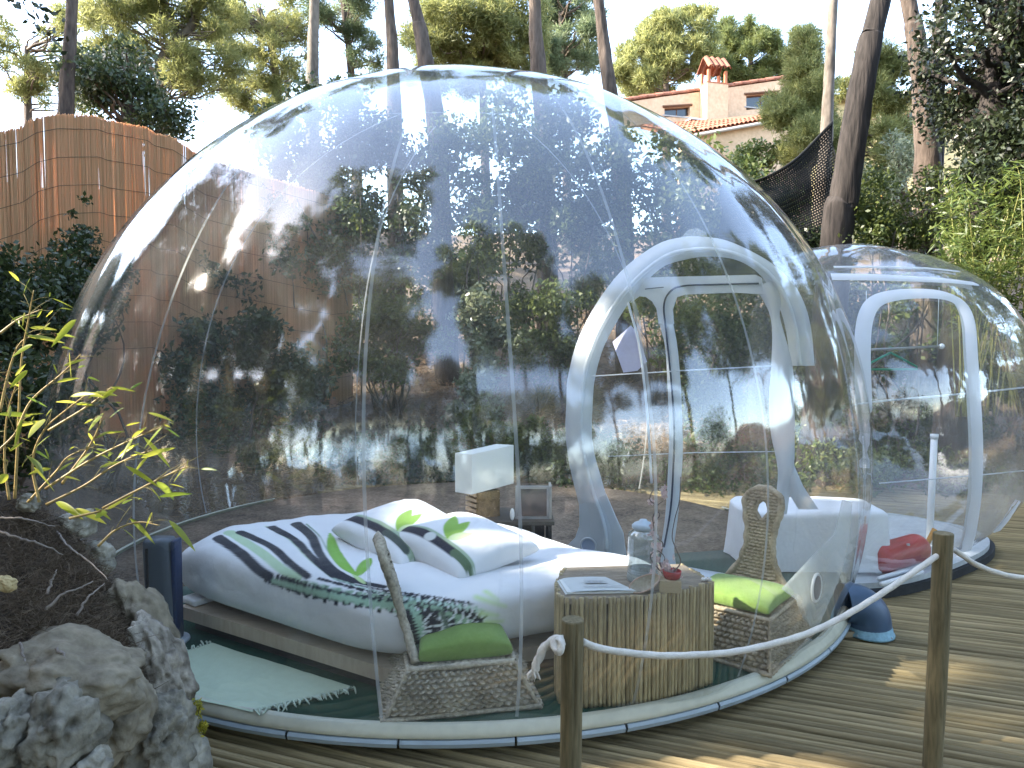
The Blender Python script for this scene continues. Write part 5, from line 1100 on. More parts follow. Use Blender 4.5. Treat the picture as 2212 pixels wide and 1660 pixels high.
# ---------------------------------------------------------------- bedside shelf, lamp, frame
def make_nightstand():
    y0 = 3.92; zt = aty(1100, 1126, y0)[2]; x0, x1 = aty(985, 1126, y0)[0], aty(1192, 1126, y0)[0]
    dk = mat('dark_shelf_wood', (.035, .028, .022), .6, .2, 5, .2, (1, 1, 6))
    t = thing('bedside_shelf', 'dark open shelf unit with upright dividers behind the bed', 'shelf', ((x0+x1)/2, y0+.17, FL))
    G().box(((x0+x1)/2, y0+.17, zt-.011), (x1-x0+.03, .36, .022), 0, bev=.003).build('top', mat('shelf_top_wood', (.10, .085, .065), .6, .2, 5, .2), t, smooth=False)
    for x in (x0+.01, x1-.01): G().box((x, y0+.17, (zt-.022+FL)/2), (.02, .33, zt-.022-FL-.001), 0).build('side_panel', dk, t, smooth=False)
    G().box(((x0+x1)/2, y0+.335, (zt-.022+FL)/2), (x1-x0-.05, .012, zt-.03-FL), 0).build('back_panel', dk, t, smooth=False)
    for vx in (1062, 1110, 1153):
        x = aty(vx, 1150, y0)[0]; G().box((x, y0+.16, (zt-.022+FL)/2), (.014, .30, zt-.026-FL), 0, bev=.002).build('divider', mat('grey_divider', (.16, .15, .13), .6, .2, 5, .2), t, smooth=False)
    # slatted wooden block lamp with a tilted rectangular shade
    yl = y0+.05; lb = aty(1045, 1118, yl); lw = .150; ang = rad(35)
    l = thing('table_lamp', 'bedside lamp of stacked timber slats with an oblong white shade', 'lamp', (lb[0], yl+.07, zt))
    hb = aty(1045, 1064, yl)[2]-zt; lt = mat('light_timber', (.58, .42, .26), .6, .15, 6, .15, (1, 5, 5)); rough = mat('bark_side', (.26, .17, .075), .95, .5, 30, 1, bdist=.02)
    n = 5
    for k in range(n):
        z = zt+hb*(k+.5)/n; G().box((lb[0]-.01, yl+.08, z), (.165, .115, hb/n-.010), ang, bev=.003).build('timber_slat', lt, l, smooth=False)
    G().box((lb[0]+.0, yl+.085, zt+hb/2), (.15, .10, hb-.004), ang).build('core', mat('dark_core', (.05, .035, .02), .9, .2), l, smooth=False)
    q = np.array([math.cos(ang), math.sin(ang)]); c2 = np.array([lb[0]-.01, yl+.08])+np.array([math.sin(ang), -math.cos(ang)])*.062
    gg = G(); nu, nv = 26, 18; P = np.zeros((nu, nv, 3))
    for i in range(nu):
        for j in range(nv):
            s = (i/(nu-1)-.5)*.16; P[i, j] = (c2[0]+q[0]*s, c2[1]+q[1]*s, zt+.002+hb*(.99*j/(nv-1)))
    Q = P.reshape(-1, 3); Q[:, :2] += (np.array([math.sin(ang), -math.cos(ang)])*(fbm(Q*40, 3, 4)*.006)[:, None]); gg.grid(Q.reshape(P.shape)).build('bark_face', rough, l)
    zs0, zs1 = zt+hb+.012, aty(1050, 974, yl)[2]
    g = G().box((lb[0]+.002, yl+.08, (zs0+zs1)/2), (.30, .17, zs1-zs0), 0, bev=.004)
    V = g.v[0]; cz = (zs0+zs1)/2; a2 = rad(38); R_ = np.array([[math.cos(a2), -math.sin(a2), 0], [math.sin(a2), math.cos(a2), 0], [0, 0, 1]]); cc = np.array([lb[0]+.002, yl+.08, cz]); V = (V-cc) @ R_.T; V[:, 2] += V[:, 0]*.12; g.v[0] = V+cc
    g.build('lamp_shade', mat('white_shade', (.84, .85, .80), .85, .03, 4, .03, trans=.25), l, angle=30)
    G().tube([(lb[0], yl+.08, zt+hb), (lb[0], yl+.08, zs0+.05)], .012, 10).build('stem', MATS['dark_core'], l)
    # dark framed panel with a silver edge
    f0, f1 = aty(1113, 1124, y0+.03), aty(1187, 1052, y0+.03); w_, h_ = f1[0]-f0[0], f1[2]-zt
    p = thing('picture_frame', 'small grey framed black glass panel standing on the bedside shelf', 'frame', ((f0[0]+f1[0])/2, y0+.06, zt)); gm = mat('silver_frame', (.28, .29, .29), .4, .1, 6, .05, metal=.4)
    b = .014
    for c, s in (((f0[0]+w_/2, y0+.06, zt+b/2+.001), (w_, .03, b)), ((f0[0]+w_/2, y0+.06, zt+h_-b/2), (w_, .03, b)), ((f0[0]+b/2, y0+.06, zt+h_/2), (b, .03, h_-2*b)), ((f1[0]-b/2, y0+.06, zt+h_/2), (b, .03, h_-2*b))): G().box(c, s).build('frame_bar', gm, p, smooth=False)
    G().box((f0[0]+w_/2, y0+.065, zt+h_/2), (w_-2*b, .012, h_-2*b)).build('glass', mat('black_glass', (.02, .026, .03), .12, .1, 3, 0, spec=.5), p, smooth=False)
    G().box((f1[0]+.008, y0+.11, zt+h_/2), (.012, .12, h_)).build('side', mat('pale_edge', (.42, .4, .36), .5, .1), p, smooth=False)
    e = aty(1108, 1115, y0); o = G().ball((0, 0, .035), .02, 10, 12, 1, (.7, .7, 1.75)).build('remote', mat('white_gloss', (.78, .78, .76), .3, .03), None); o.location = (e[0]-.004, y0+.02, zt); tag(o, 'small white oval gadget standing left of the black framed panel', 'remote')
make_nightstand()
# ---------------------------------------------------------------- woven rope chairs
rope_m = mat('woven_rope', (.27, .235, .18), .9, .3, 14, .5, col2=(.60, .53, .41), fine=6, bdist=.004)
rope_m2 = mat('woven_rope_tan', (.27, .215, .145), .9, .3, 14, .5, col2=(.50, .42, .30), fine=6, bdist=.004)
cush_m = mat('green_cotton', (.155, .25, .055), .9, .08, 12, .3, col2=(.19, .29, .075), sheen=.2, spec=.1, bdist=.004)
def braid(fn, nrow, nbr, amp, nsub=6, seed=0):
    """plaited rope surface: fn(u,v)->(point, normal); u along the rows, v across them"""
    nu, nv = nbr*4+1, nrow*nsub+1; U, V = np.meshgrid(np.linspace(0, 1, nu), np.linspace(0, 1, nv), indexing='ij'); P, Nn = fn(U, V)
    row = V*nrow; fr = row-np.floor(row); k = np.floor(row); ph = U*nbr*2*math.pi+k*math.pi*.9+np.sign(.5-(k % 2))*(fr-.5)*3.0
    Q = P.reshape(-1, 3); jit = vnoise(Q*24+seed, 3).reshape(U.shape)
    d = amp*(np.sin(math.pi*fr)**.6*(.5+.5*np.sin(ph+jit*1.2))**.7-.42)+amp*.35*jit
    return P+Nn*d[..., None]
def make_chair(label, o, rz, m, s=1.0, cm=None):
    ca, sa = math.cos(rz), math.sin(rz)
    def W(x, y, z): return np.stack([o[0]+s*(x*ca-y*sa), o[1]+s*(x*sa+y*ca), o[2]+s*z+0*x], -1)
    t = thing('rope_chair', label, 'chair', o, 'woven rope chairs with paddle backs')
    bx, by, tx_, ty_, hh = .245, .295, .205, .200, (.172 if s > .99 else .215)     # half width / half depth at floor and at seat, seat height
    cor = [(-1, -1), (1, -1), (1, 1), (-1, 1)]
    for i in range(4):
        a, b = cor[i], cor[(i+1) % 4]
        def fn(U, V):
            f = V**.85
            ax, ay = a[0]*(bx+(tx_-bx)*f), a[1]*(by+(ty_-by)*f); bx2, by2 = b[0]*(bx+(tx_-bx)*f), b[1]*(by+(ty_-by)*f)
            bow = .018*np.sin(math.pi*U)*np.sin(math.pi*V); nx, ny = (a[0]+b[0])/2, (a[1]+b[1])/2; nl = math.hypot(nx, ny)
            x = ax*(1-U)+bx2*U+nx/nl*bow; y = ay*(1-U)+by2*U+ny/nl*bow; z = V*hh-.012*np.sin(math.pi*U)*(V > .9)
            N_ = np.stack([np.full_like(U, nx/nl*ca-ny/nl*sa), np.full_like(U, nx/nl*sa+ny/nl*ca), np.full_like(U, .25)], -1); return W(x, y, z), N_
        P = braid(fn, 10, 16, .030*s, seed=i); tag(G().grid(P).build('woven_side', m, t), kind='stuff')
    # corner and rim ropes
    for i in range(4):
        a = cor[i]; pts = np.array([W(np.array(a[0]*(bx+(tx_-bx)*f**.85)), np.array(a[1]*(by+(ty_-by)*f**.85)), np.array(hh*f)) for f in np.linspace(0, 1, 14)]); G().tube(pts, .0085*s, 8, twist=.8, ridges=3, ramp=.2).build('edge_rope', m, t)
    for hw, hd, z, r in ((tx_, ty_, hh, .0105), (bx, by, .010, .009)):
        pts = []
        for i in range(4):
            a, b = cor[i], cor[(i+1) % 4]
            for u in np.linspace(0, 1, 16)[:-1]: pts.append(W(np.array(hw*(a[0]*(1-u)+b[0]*u)), np.array(hd*(a[1]*(1-u)+b[1]*u)), np.array(z)))
        pts.append(pts[0]); G().tube(np.array(pts), r*s, 8, twist=.8, ridges=3, ramp=.2, cap=False).build('rim_rope', m, t)
    def seat(U, V):
        x = (U*2-1)*tx_; y = (V*2-1)*ty_; return W(x, y, np.full_like(U, hh)), np.broadcast_to(np.array([0, 0, 1.0]), U.shape+(3,))
    tag(G().grid(braid(seat, 14, 16, .008*s)).build('woven_seat', m, t), kind='stuff')
    # paddle back: two plaited faces round a teardrop hole
    L = .45 if s > .99 else .50; lean = rad(17 if s > .99 else 12)
    def wv(h): return np.interp(h, [0, .12, .25, .42, .6, .74, .86, .94, 1.0], [.175, .125, .085, .066, .070, .088, .096, .082, .03])
    for sd in (-1, 1):
        def pad(U, V):
            h = V; w_ = wv(h); hole = np.where((h > .66) & (h < .90), np.interp(h, [.66, .74, .80, .86, .90], [.004, .026, .034, .026, .004]), 0)
            q = U*2-1; ina = np.where(np.abs(q) < 1e-9, 0, np.sign(q))*(hole+(w_-hole)*np.abs(q)); x = ina
            z = hh+.012+h*L*math.cos(lean); y = ty_-.03+h*L*math.sin(lean)+sd*.016*np.sqrt(np.clip(1-q*q*.9, 0.1, 1)); nn = np.array([-sa*sd, ca*sd, 0])
            return W(x, y, z), np.broadcast_to(nn, U.shape+(3,))
        P = braid(pad, 30, 6, .011*s, 5, seed=9); nu, nv = P.shape[:2]; F = []
        hv = np.linspace(0, 1, nv)
        for i in range(nu-1):
            for j in range(nv-1):
                if i in (nu//2-1, nu//2) and .66 < hv[j] < .9: pass
                F.append((i*nv+j, (i+1)*nv+j, (i+1)*nv+j+1, i*nv+j+1))
        mid = nu//2; F = [f for f in F if not ((f[0]//nv in (mid-1, mid)) and .67 < hv[f[0] % nv] < .885)]
        # open the hole: pull the two columns beside the middle to the rim of the hole
        for j in range(nv):
            if .66 < hv[j] < .90:
                hole = np.interp(hv[j], [.66, .74, .80, .86, .90], [.004, .026, .034, .026, .004])
        tag(G().add(P.reshape(-1, 3), F).build('paddle_back', m, t), kind='stuff')
    ol = [(x, h) for h in np.linspace(0, 1, 40) for x in (wv(h),)]; pts = [W(np.array(-x), np.array(ty_-.03+h*L*math.sin(lean)), np.array(hh+.012+h*L*math.cos(lean))) for x, h in ol]+[W(np.array(x), np.array(ty_-.03+h*L*math.sin(lean)), np.array(hh+.012+h*L*math.cos(lean))) for x, h in reversed(ol)]
    G().tube(np.array(pts), .0165*s, 8, twist=.9, ridges=3, ramp=.2).build('back_rim', m, t)
    hp = [W(np.array(.036*math.sin(a)*(1 if math.cos(a) > -.2 else 1-.5*(-math.cos(a)-.2))), np.array(ty_-.03+(.78+.11*math.cos(a))*L*math.sin(lean)), np.array(hh+.012+(.78+.11*math.cos(a))*L*math.cos(lean))) for a in np.linspace(0, 2*math.pi, 26)]
    G().tube(np.array(hp), .012*s, 8, twist=.9, ridges=3, ramp=.2, cap=False).build('hole_rim', m, t)
    return t, W
def cushion(label, corners, th): 
    o = pillow(label, corners, th, name='cushion', plain=(.17, .27, .06), e=.24); o.data.materials.clear(); o.data.materials.append(cush_m); return o
c1 = atz(972, 1556, FL); ch1, W1 = make_chair('woven rope chair seen side on at the front with its back to the left', np.array([c1[0], c1[1]+.27, FL]), rad(101), rope_m, 1.0)
zc1 = FL+.215+.05
cushion('green seat cushion on the front woven chair', [W1(*[np.array(q) for q in p]) for p in ((-.18, -.20, .20), (.19, -.20, .20), (.19, .16, .20), (-.18, .16, .20))], .12)
c2p = atz(1625, 1455, FL); ch2, W2 = make_chair('woven rope chair behind the bamboo table with its looped back upright', np.array([1.06, 3.17, FL]), rad(-40), rope_m2, .94)
cushion('green seat cushion on the woven chair behind the bamboo table', [W2(*[np.array(q) for q in p]) for p in ((-.20, -.19, .245), (.20, -.19, .245), (.20, .15, .245), (-.20, .15, .245))], .085)

# ---------------------------------------------------------------- bamboo clad table and what stands on it
TZ = .525
def make_table():
    front = [(1200, 1256), (1204, 1272), (1220, 1287), (1300, 1288), (1400, 1282), (1480, 1268), (1541, 1253)]
    pl = [atz(*p, TZ)[:2] for p in front]; pl = spline(pl, 80); back = [(.74, 3.0), (.22, 2.95)]
    t = thing('bamboo_table', 'table clad in upright bamboo canes with a worn wooden top', 'table', (.48, 2.72, FL)); bm_ = mat('bamboo_cane_pale', (.30, .23, .12), .55, .25, 5, .2, (4, 4, .7), col2=(.50, .41, .24), objrand=.22, spec=.3)
    G().prism([tuple(p) for p in pl]+back, TZ-.03, TZ-.008).build('top', mat('worn_table_top', (.20, .155, .11), .8, .35, 7, .4, (1, 5, 1), col2=(.33, .27, .2)), t, smooth=False)
    cen = pl.mean(0)+np.array([0, .2]); inner = [tuple(cen+(np.array(p)-cen)*.95) for p in list(pl)+back]; G().prism(inner, FL, TZ-.032).build('carcass', mat('dark_carcass', (.03, .024, .018), .9, .2), t, smooth=False)
    per = np.concatenate([[np.array(back[1])], pl, [np.array(back[0])]]); sg = np.r_[0, np.cumsum(np.linalg.norm(np.diff(per, axis=0), axis=1))]; n = int(sg[-1]/.0178); meshes = []
    for k in range(6):
        zz = np.linspace(0, TZ-FL-.004, 22); r_ = .0088*(1+.05*np.sin(zz*9+k))*np.ones(22); nodes = [R.uniform(.05, .2)+.17*i for i in range(3)]
        for nz in nodes: r_ = r_+.0012*np.exp(-((zz-nz)/.006)**2)
        pts = np.stack([.0015*np.sin(zz*7+k*2), .001*np.cos(zz*5+k), zz], 1); o = G().tube(pts, r_, 8).build('bamboo_cane', bm_); meshes.append(o.data); bpy.data.objects.remove(o)
    for i in range(n):
        s = (i+.5)*sg[-1]/n; x, y = np.interp(s, sg, per[:, 0]), np.interp(s, sg, per[:, 1]); d = np.array([x, y])-cen; d /= np.linalg.norm(d)
        o = link('bamboo_cane', meshes[i % 6], t); o.location = (x-d[0]*.004-t.location[0], y-d[1]*.004-t.location[1], R.uniform(-.002, .002)+.001); o.rotation_euler = (R.gauss(0, .004), R.gauss(0, .004), R.uniform(0, 6.28)); o.scale = (R.uniform(.85, 1.08),)*2+(R.uniform(.985, 1.0),)
make_table()
ZT = TZ-.007
def make_tabletop():
    # leaflet
    A, B, C_, D = [atz(*p, ZT+.012) for p in [(1222, 1279), (1374, 1276), (1308, 1246), (1203, 1250)]]
    t = thing('magazine', 'silvery magazine with a grey panel on its cover lying at the left of the table', 'magazine', ((A+C_)/2)*np.array([1, 1, 0])+np.array([0, 0, ZT]))
    wm = mat('magazine_cover', (.55, .58, .58), .3, .08, 6, .05, spec=.5); pm = mat('magazine_pages', (.66, .67, .65), .7, .05)
    g = G(); n = 16; P = np.zeros((n, n, 3))
    for i in range(n):
        for j in range(n):
            u, v = i/(n-1), j/(n-1); P[i, j] = A*(1-u)*(1-v)+B*u*(1-v)+C_*u*v+D*(1-u)*v+np.array([0, 0, .004*math.sin(math.pi*u)-.010*max(0, .14-u)/.14])
    g.grid(P).build('cover', wm, t); g = G().prism([tuple(q[:2]) for q in (A*.97+C_*.03, B*.97+D*.03, C_*.97+A*.03, D*.97+B*.03)], ZT+.001, ZT+.010).build('pages', pm, t, smooth=False)
    def pt(u, v, z=.0175): return A*(1-u)*(1-v)+B*u*(1-v)+C_*u*v+D*(1-u)*v+np.array([0, 0, z-.012+.004*math.sin(math.pi*u)])
    pr = mat('grey_print', (.26, .27, .28), .4, .1); pr2 = mat('light_print', (.42, .44, .45), .4, .1)
    for (u0, u1, v0, v1, m) in ((.40, .76, .42, .62, pr2), (.46, .70, .46, .57, pr), (.3, .9, .2, .24, pr2), (.3, .8, .30, .33, pr2), (.45, .7, .7, .73, pr2)):
        G().grid(np.array([[pt(u0+(u1-u0)*i/6, v0+(v1-v0)*j) for j in (0, 1)] for i in range(7)])).build('cover_print', m, t, smooth=False)
    # ribbed glass lantern
    q = atz(1400, 1262, ZT); q[1] += .05; q[0] = (1393-1106)*px(q[1]); zt = aty(1393, 1122, q[1])[2]; H_ = zt-ZT
    l = thing('glass_lantern', 'tall ribbed glass lantern with a pale lid standing at the back of the table', 'lantern', (q[0], q[1], ZT))
    gl, tt, out = _nodes('lantern_glass'); N = tt.nodes.new; Lk = tt.links.new; tp = N('ShaderNodeBsdfTransparent'); tp.inputs[0].default_value = (.86, .92, .93, 1); gs = N('ShaderNodeBsdfGlossy'); gs.inputs['Roughness'].default_value = .08; lw = N('ShaderNodeLayerWeight'); pw_ = N('ShaderNodeMath'); pw_.operation = 'POWER'; pw_.inputs[1].default_value = 2.2; Lk(lw.outputs['Facing'], pw_.inputs[0]); ad = N('ShaderNodeMath'); ad.operation = 'MULTIPLY_ADD'; ad.inputs[1].default_value = .8; ad.inputs[2].default_value = .16; Lk(pw_.outputs[0], ad.inputs[0]); df = N('ShaderNodeBsdfDiffuse'); df.inputs[0].default_value = (.6, .66, .68, 1); m0 = N('ShaderNodeMixShader'); m0.inputs[0].default_value = .3; Lk(tp.outputs[0], m0.inputs[1]); Lk(df.outputs[0], m0.inputs[2]); mx = N('ShaderNodeMixShader'); Lk(ad.outputs[0], mx.inputs[0]); Lk(m0.outputs[0], mx.inputs[1]); Lk(gs.outputs[0], mx.inputs[2]); Lk(mx.outputs[0], out.inputs[0])
    r = 33*px(q[1]); prof = [(r*.86, .002), (r*.95, .03)]+[(r*(1+.035*(k % 2)), H_*(.06+.68*k/26)) for k in range(27)]+[(r*.97, H_*.77), (r*.72, H_*.82), (r*.6, H_*.85)]
    G().lathe(prof, (q[0], q[1], ZT), 40).build('glass_body', gl, l)
    G().lathe([(r*.62, H_*.84), (r*.74, H_*.86), (r*.76, H_*.90), (r*.6, H_*.94), (r*.3, H_*.97), (r*.22, H_*1.0), (.001, H_*1.0)], (q[0], q[1], ZT), 28).build('lid', mat('pale_blue_lid', (.42, .50, .58), .4, .1), l)
    G().lathe([(.001, .002), (r*1.02, .002), (r*1.05, .01), (r*1.0, .045), (r*.9, .05)], (q[0], q[1], ZT), 28).build('base_cup', mat('frosted_base', (.5, .54, .54), .5, .08, trans=.4), l)
    # shell dish
    s0 = atz(1385, 1282, ZT); s = thing('shell_dish', 'woody cream shell dish lying tilted at the front of the table', 'dish', s0); g = G(); nu, nv = 20, 28; P = np.zeros((nu, nv, 3))
    ax = np.array([math.cos(.35), math.sin(.35)*.2, .42]); ax /= np.linalg.norm(ax); sd = np.cross(ax, [0, -.55, 1.0]); sd /= np.linalg.norm(sd); up = np.cross(sd, ax)
    for i in range(nu):
        for j in range(nv):
            a = 2*math.pi*j/nv; rr = i/(nu-1); P[i, j] = s0+np.array([.01, .02, .03])+ax*math.cos(a)*rr*.062*(1+.12*math.cos(a))+sd*math.sin(a)*rr*.034-up*.03*(1-rr**2.2)+up*.0012*math.sin(14*a)*rr
    g.grid(P, closev=True); P2 = P.copy(); P2 -= (up*.004)*np.linspace(1, .3, nu)[:, None, None]; g.grid(P2, closev=True, flip=True); g.build('bowl', mat('cream_shell', (.36, .31, .23), .6, .25, 18, .3, col2=(.5, .45, .36)), s)
    G().tube(P[-1][list(range(nv))+[0]], .0028, 6, cap=False).build('lip', mat('pink_lip', (.45, .31, .24), .5, .1), s)
    # candle block with red glass and blossom
    b0 = atz(1445, 1283, ZT); bx = thing('candle_block', 'square pale wooden block holding a red candle glass on the table', 'candle holder', (b0[0]+.01, b0[1]+.03, ZT)); hz = 28*px(2.5)
    G().box((b0[0]+.012, b0[1]+.04, ZT+hz/2+.001), (.082, .07, hz), -.15, bev=.003).build('block', mat('pale_block_wood', (.42, .34, .22), .7, .15, 10, .2, (1, 1, 6)), bx, smooth=False)
    G().lathe([(.001, .002), (.028, .002), (.034, .015), (.036, .032), (.033, .033), (.030, .012), (.001, .01)], (b0[0]+.02, b0[1]+.04, ZT+hz), 24).build('red_glass', mat('red_glass', (.42, .02, .035), .25, .1, 5, 0, spec=.6, trans=.3), bx)
    # blossom branch
    br = thing('blossom_branch', 'thin twisting branch with pink and white blossoms rising from the red glass', 'branch', (b0[0]+.02, b0[1]+.04, ZT+hz)); g = G(); fl = []
    wires = [[(1440, 1245), (1425, 1215), (1432, 1175), (1418, 1160), (1410, 1120), (1420, 1095), (1404, 1080), (1412, 1058), (1435, 1050), (1440, 1020), (1432, 990)],
             [(1450, 1240), (1470, 1215), (1460, 1185), (1452, 1160), (1458, 1120), (1468, 1080), (1470, 1030)], [(1432, 1240), (1405, 1205), (1420, 1190), (1436, 1205), (1428, 1225)], [(1412, 1130), (1425, 1112), (1415, 1098), (1432, 1082)]]
    yb = b0[1]+.05
    for k, wv_ in enumerate(wires):
        P = spline([aty(x, y, yb+.015*math.sin(i*1.7+k)) for i, (x, y) in enumerate(wv_)], 50); g.tube(P, np.linspace(.0026, .0016, 50), 6)
        for p in P[4::3]: fl.append(p)
    g.build('branch', mat('grey_branch', (.11, .085, .08), .7, .3, 20, .3), br)
    pet = mat('pink_petal', (.62, .42, .42), .7, .15, 30, .1, col2=(.78, .66, .64), trans=.35); rg = random.Random(8)
    cl = [(aty(1428+rg.gauss(0, 11), 1222+rg.gauss(0, 12), yb+rg.gauss(0, .012))) for _ in range(16)]+[(aty(1450+rg.gauss(0, 9), 1238+rg.gauss(0, 8), yb)) for _ in range(8)]+[aty(1411+rg.gauss(0, 4), 1130+rg.gauss(0, 20), yb) for _ in range(8)]+[aty(1436+rg.gauss(0, 5), 1062+rg.gauss(0, 9), yb) for _ in range(6)]+[aty(1420+rg.gauss(0, 6), 1180+rg.gauss(0, 12), yb) for _ in range(5)]
    proto = None
    for c in cl:
        if proto is None:
            g = G()
            for k in range(5):
                a = k*2*math.pi/5; d = np.array([math.cos(a), .35, math.sin(a)]); d /= np.linalg.norm(d); sdn = np.array([-math.sin(a), 0, math.cos(a)])
                g.grid(np.array([[d*.001-sdn*.001, d*.001, d*.001+sdn*.001], [d*.007-sdn*.0048, d*.007+np.array([0, .002, 0]), d*.007+sdn*.0048], [d*.013-sdn*.0025, d*.0135, d*.013+sdn*.0025]]))
            o = g.build('blossom', pet); proto = o.data; bpy.data.objects.remove(o)
        o = link('blossom', proto, br); o.location = c-world_loc(br); o.rotation_euler = (rg.gauss(0, .5), rg.gauss(0, 1), rg.gauss(0, .5)); o.scale = (rg.uniform(.8, 1.3),)*3
    fb = atz(1527, 1258, ZT); fo = G()
    for k in range(3): fo.ball((.013*(k-1), .004*(k % 2), .009), .009, 6, 8, 1, (1, .8, .9))
    o = fo.build('fallen_blossom', mat('white_petal', (.7, .68, .68), .7, .1)); o.location = (fb[0], fb[1]+.01, ZT); tag(o, 'little white fallen blossoms at the right end of the table', 'flower')
    a, b = aty(1410, 1300, 2.42), aty(1412, 1110, 2.42)
make_tabletop()

# ---------------------------------------------------------------- rope barrier
post_m = mat('green_treated_post', (.115, .10, .055), .85, .35, 4, .5, (5, 5, .5), col2=(.24, .195, .11), bdist=.008)
rope_w = mat('white_rope', (.58, .55, .49), .85, .12, 30, .3)
def post(label, vx, y, vtop, w_, lean, seed, tone=None):
    x = (vx-1106)*px(y); zt = aty(vx, vtop, y)[2]; r = w_*px(y)/2; t = thing('rope_post', label, 'post', (x-lean, y, -.12), 'round timber posts of the rope barrier')
    nz, n = 50, 32; z = np.linspace(-.12, zt, nz); a = np.linspace(0, 2*math.pi, n, endpoint=False); Z, A = np.meshgrid(z, a, indexing='ij'); P = np.stack([x+lean*(Z-zt)/zt+r*np.cos(A), y+r*np.sin(A), Z], -1); Q = P.reshape(-1, 3)
    d = np.stack([np.cos(A), np.sin(A), 0*A], -1).reshape(-1, 3); am = np.arctan2(np.sin(A+math.pi*.5-.15), np.cos(A+math.pi*.5-.15)).ravel()
    crack = -.007*np.exp(-((am+.03*np.sin(Q[:, 2]*9))/.07)**2)*np.clip((Q[:, 2]-zt+.36)/.2, 0, 1)
    Q = Q+d*(vnoise(Q*np.array([28, 28, 2.5])+seed, seed)*.0011+vnoise(Q*np.array([8, 8, 3])+seed, seed+1)*.0016+crack)[:, None]
    P = Q.reshape(P.shape); g = G().grid(P, closev=True); tp = P[-1]; c = tp.mean(0); rows = [tp]+[c+(tp-c)*k+np.array([0, 0, .003+.001*math.sin(k*30)]) for k in (.93, .75, .5, .25, .02)]; g.grid(np.array(rows), closev=True); g.build('shaft', post_m, t, angle=50)
    return np.array([x, y, zt]), r, t
pL, rL, tL = post('near round post with a knotted rope end, in front of the bamboo table', 1240, 1.82, 1340, 49, .008, 21)
pR, rR, tR = post('round post standing alone at the right between two ropes', 2049, 2.36, 1153, 40, .012, 22)
p3 = np.array([3.0, 2.75, .74]); pp = post('round post just outside the right edge', 1106+3.0/px(2.75), 2.75, 1165, 42, .005, 23)
def rope(name, label, P, r, grp='white ropes of the barrier'):
    g = G(); n = len(P); sg = np.r_[0, np.cumsum(np.linalg.norm(np.diff(P, axis=0), axis=1))]; L = sg[-1]; m = int(L/.004)
    Q = np.stack([np.interp(np.linspace(0, L, m), sg, P[:, k]) for k in range(3)], 1); g.tube(Q, r, 12, twist=.33, ridges=3, ramp=.05); o = g.build(name, rope_w); c = Q[0]; o.data.transform(__import__('mathutils').Matrix.Translation(-Vector(c))); o.location = c; return tag(o, label, 'rope', grp)
def rope_pts(view, a, b):
    """rope through photo points, lying in the upright plane through both posts"""
    return spline([on_plane(x, y, a[:2], b[:2]) for x, y in view], 80)
rope('rope', 'white rope sagging between the two posts across the front of the dome', rope_pts([(1258, 1386), (1290, 1399), (1340, 1408), (1420, 1416), (1500, 1415), (1580, 1409), (1660, 1393), (1740, 1370), (1820, 1333), (1900, 1285), (1970, 1238), (2037, 1192)], pL, pR), .0098)
rope('rope', 'white rope leaving the right post towards the edge of the picture', rope_pts([(2062, 1188), (2085, 1204), (2110, 1220), (2150, 1236), (2200, 1247), (2260, 1247), (2330, 1225)], pR, p3), .0095)
def knot():
    t = thing('rope_knot', 'frayed knotted rope end hanging to the left of the near post', 'rope', np.array([pL[0]-.06, 1.8, .5])); y = 1.80
    g = G()
    P = spline([aty(x, yv, y) for x, yv in [(1218, 1380), (1196, 1384), (1180, 1395), (1168, 1412), (1160, 1432), (1155, 1447)]], 50); g.tube(P, np.linspace(.0115, .0105, 50), 12, twist=.42, ridges=3, ramp=.22)
    g.build('strand', rope_w, t)
    k = G(); c = aty(1205, 1392, y-.015); a = np.linspace(0, 2*math.pi*1.6, 60); P = np.stack([c[0]+.009*np.cos(a), c[1]+.012*np.sin(a*.9)-.004, c[2]+.012*np.sin(a)], 1); k.tube(P, .0098, 12, twist=.42, ridges=3, ramp=.2); k.build('knot', rope_w, t)
    f = G()
    for i in range(18):
        e = aty(1155, 1445, y); q = aty(1152+R.gauss(0, 9), 1466+R.gauss(0, 5), y+R.gauss(0, .008)); f.tube(spline([e, (e+q)/2+np.array([R.gauss(0, .002), 0, 0]), q], 6), np.array([.004, .0042, .004, .0034, .0026, .0012]), 5)
    f.build('frayed_end', rope_w, t)
knot()

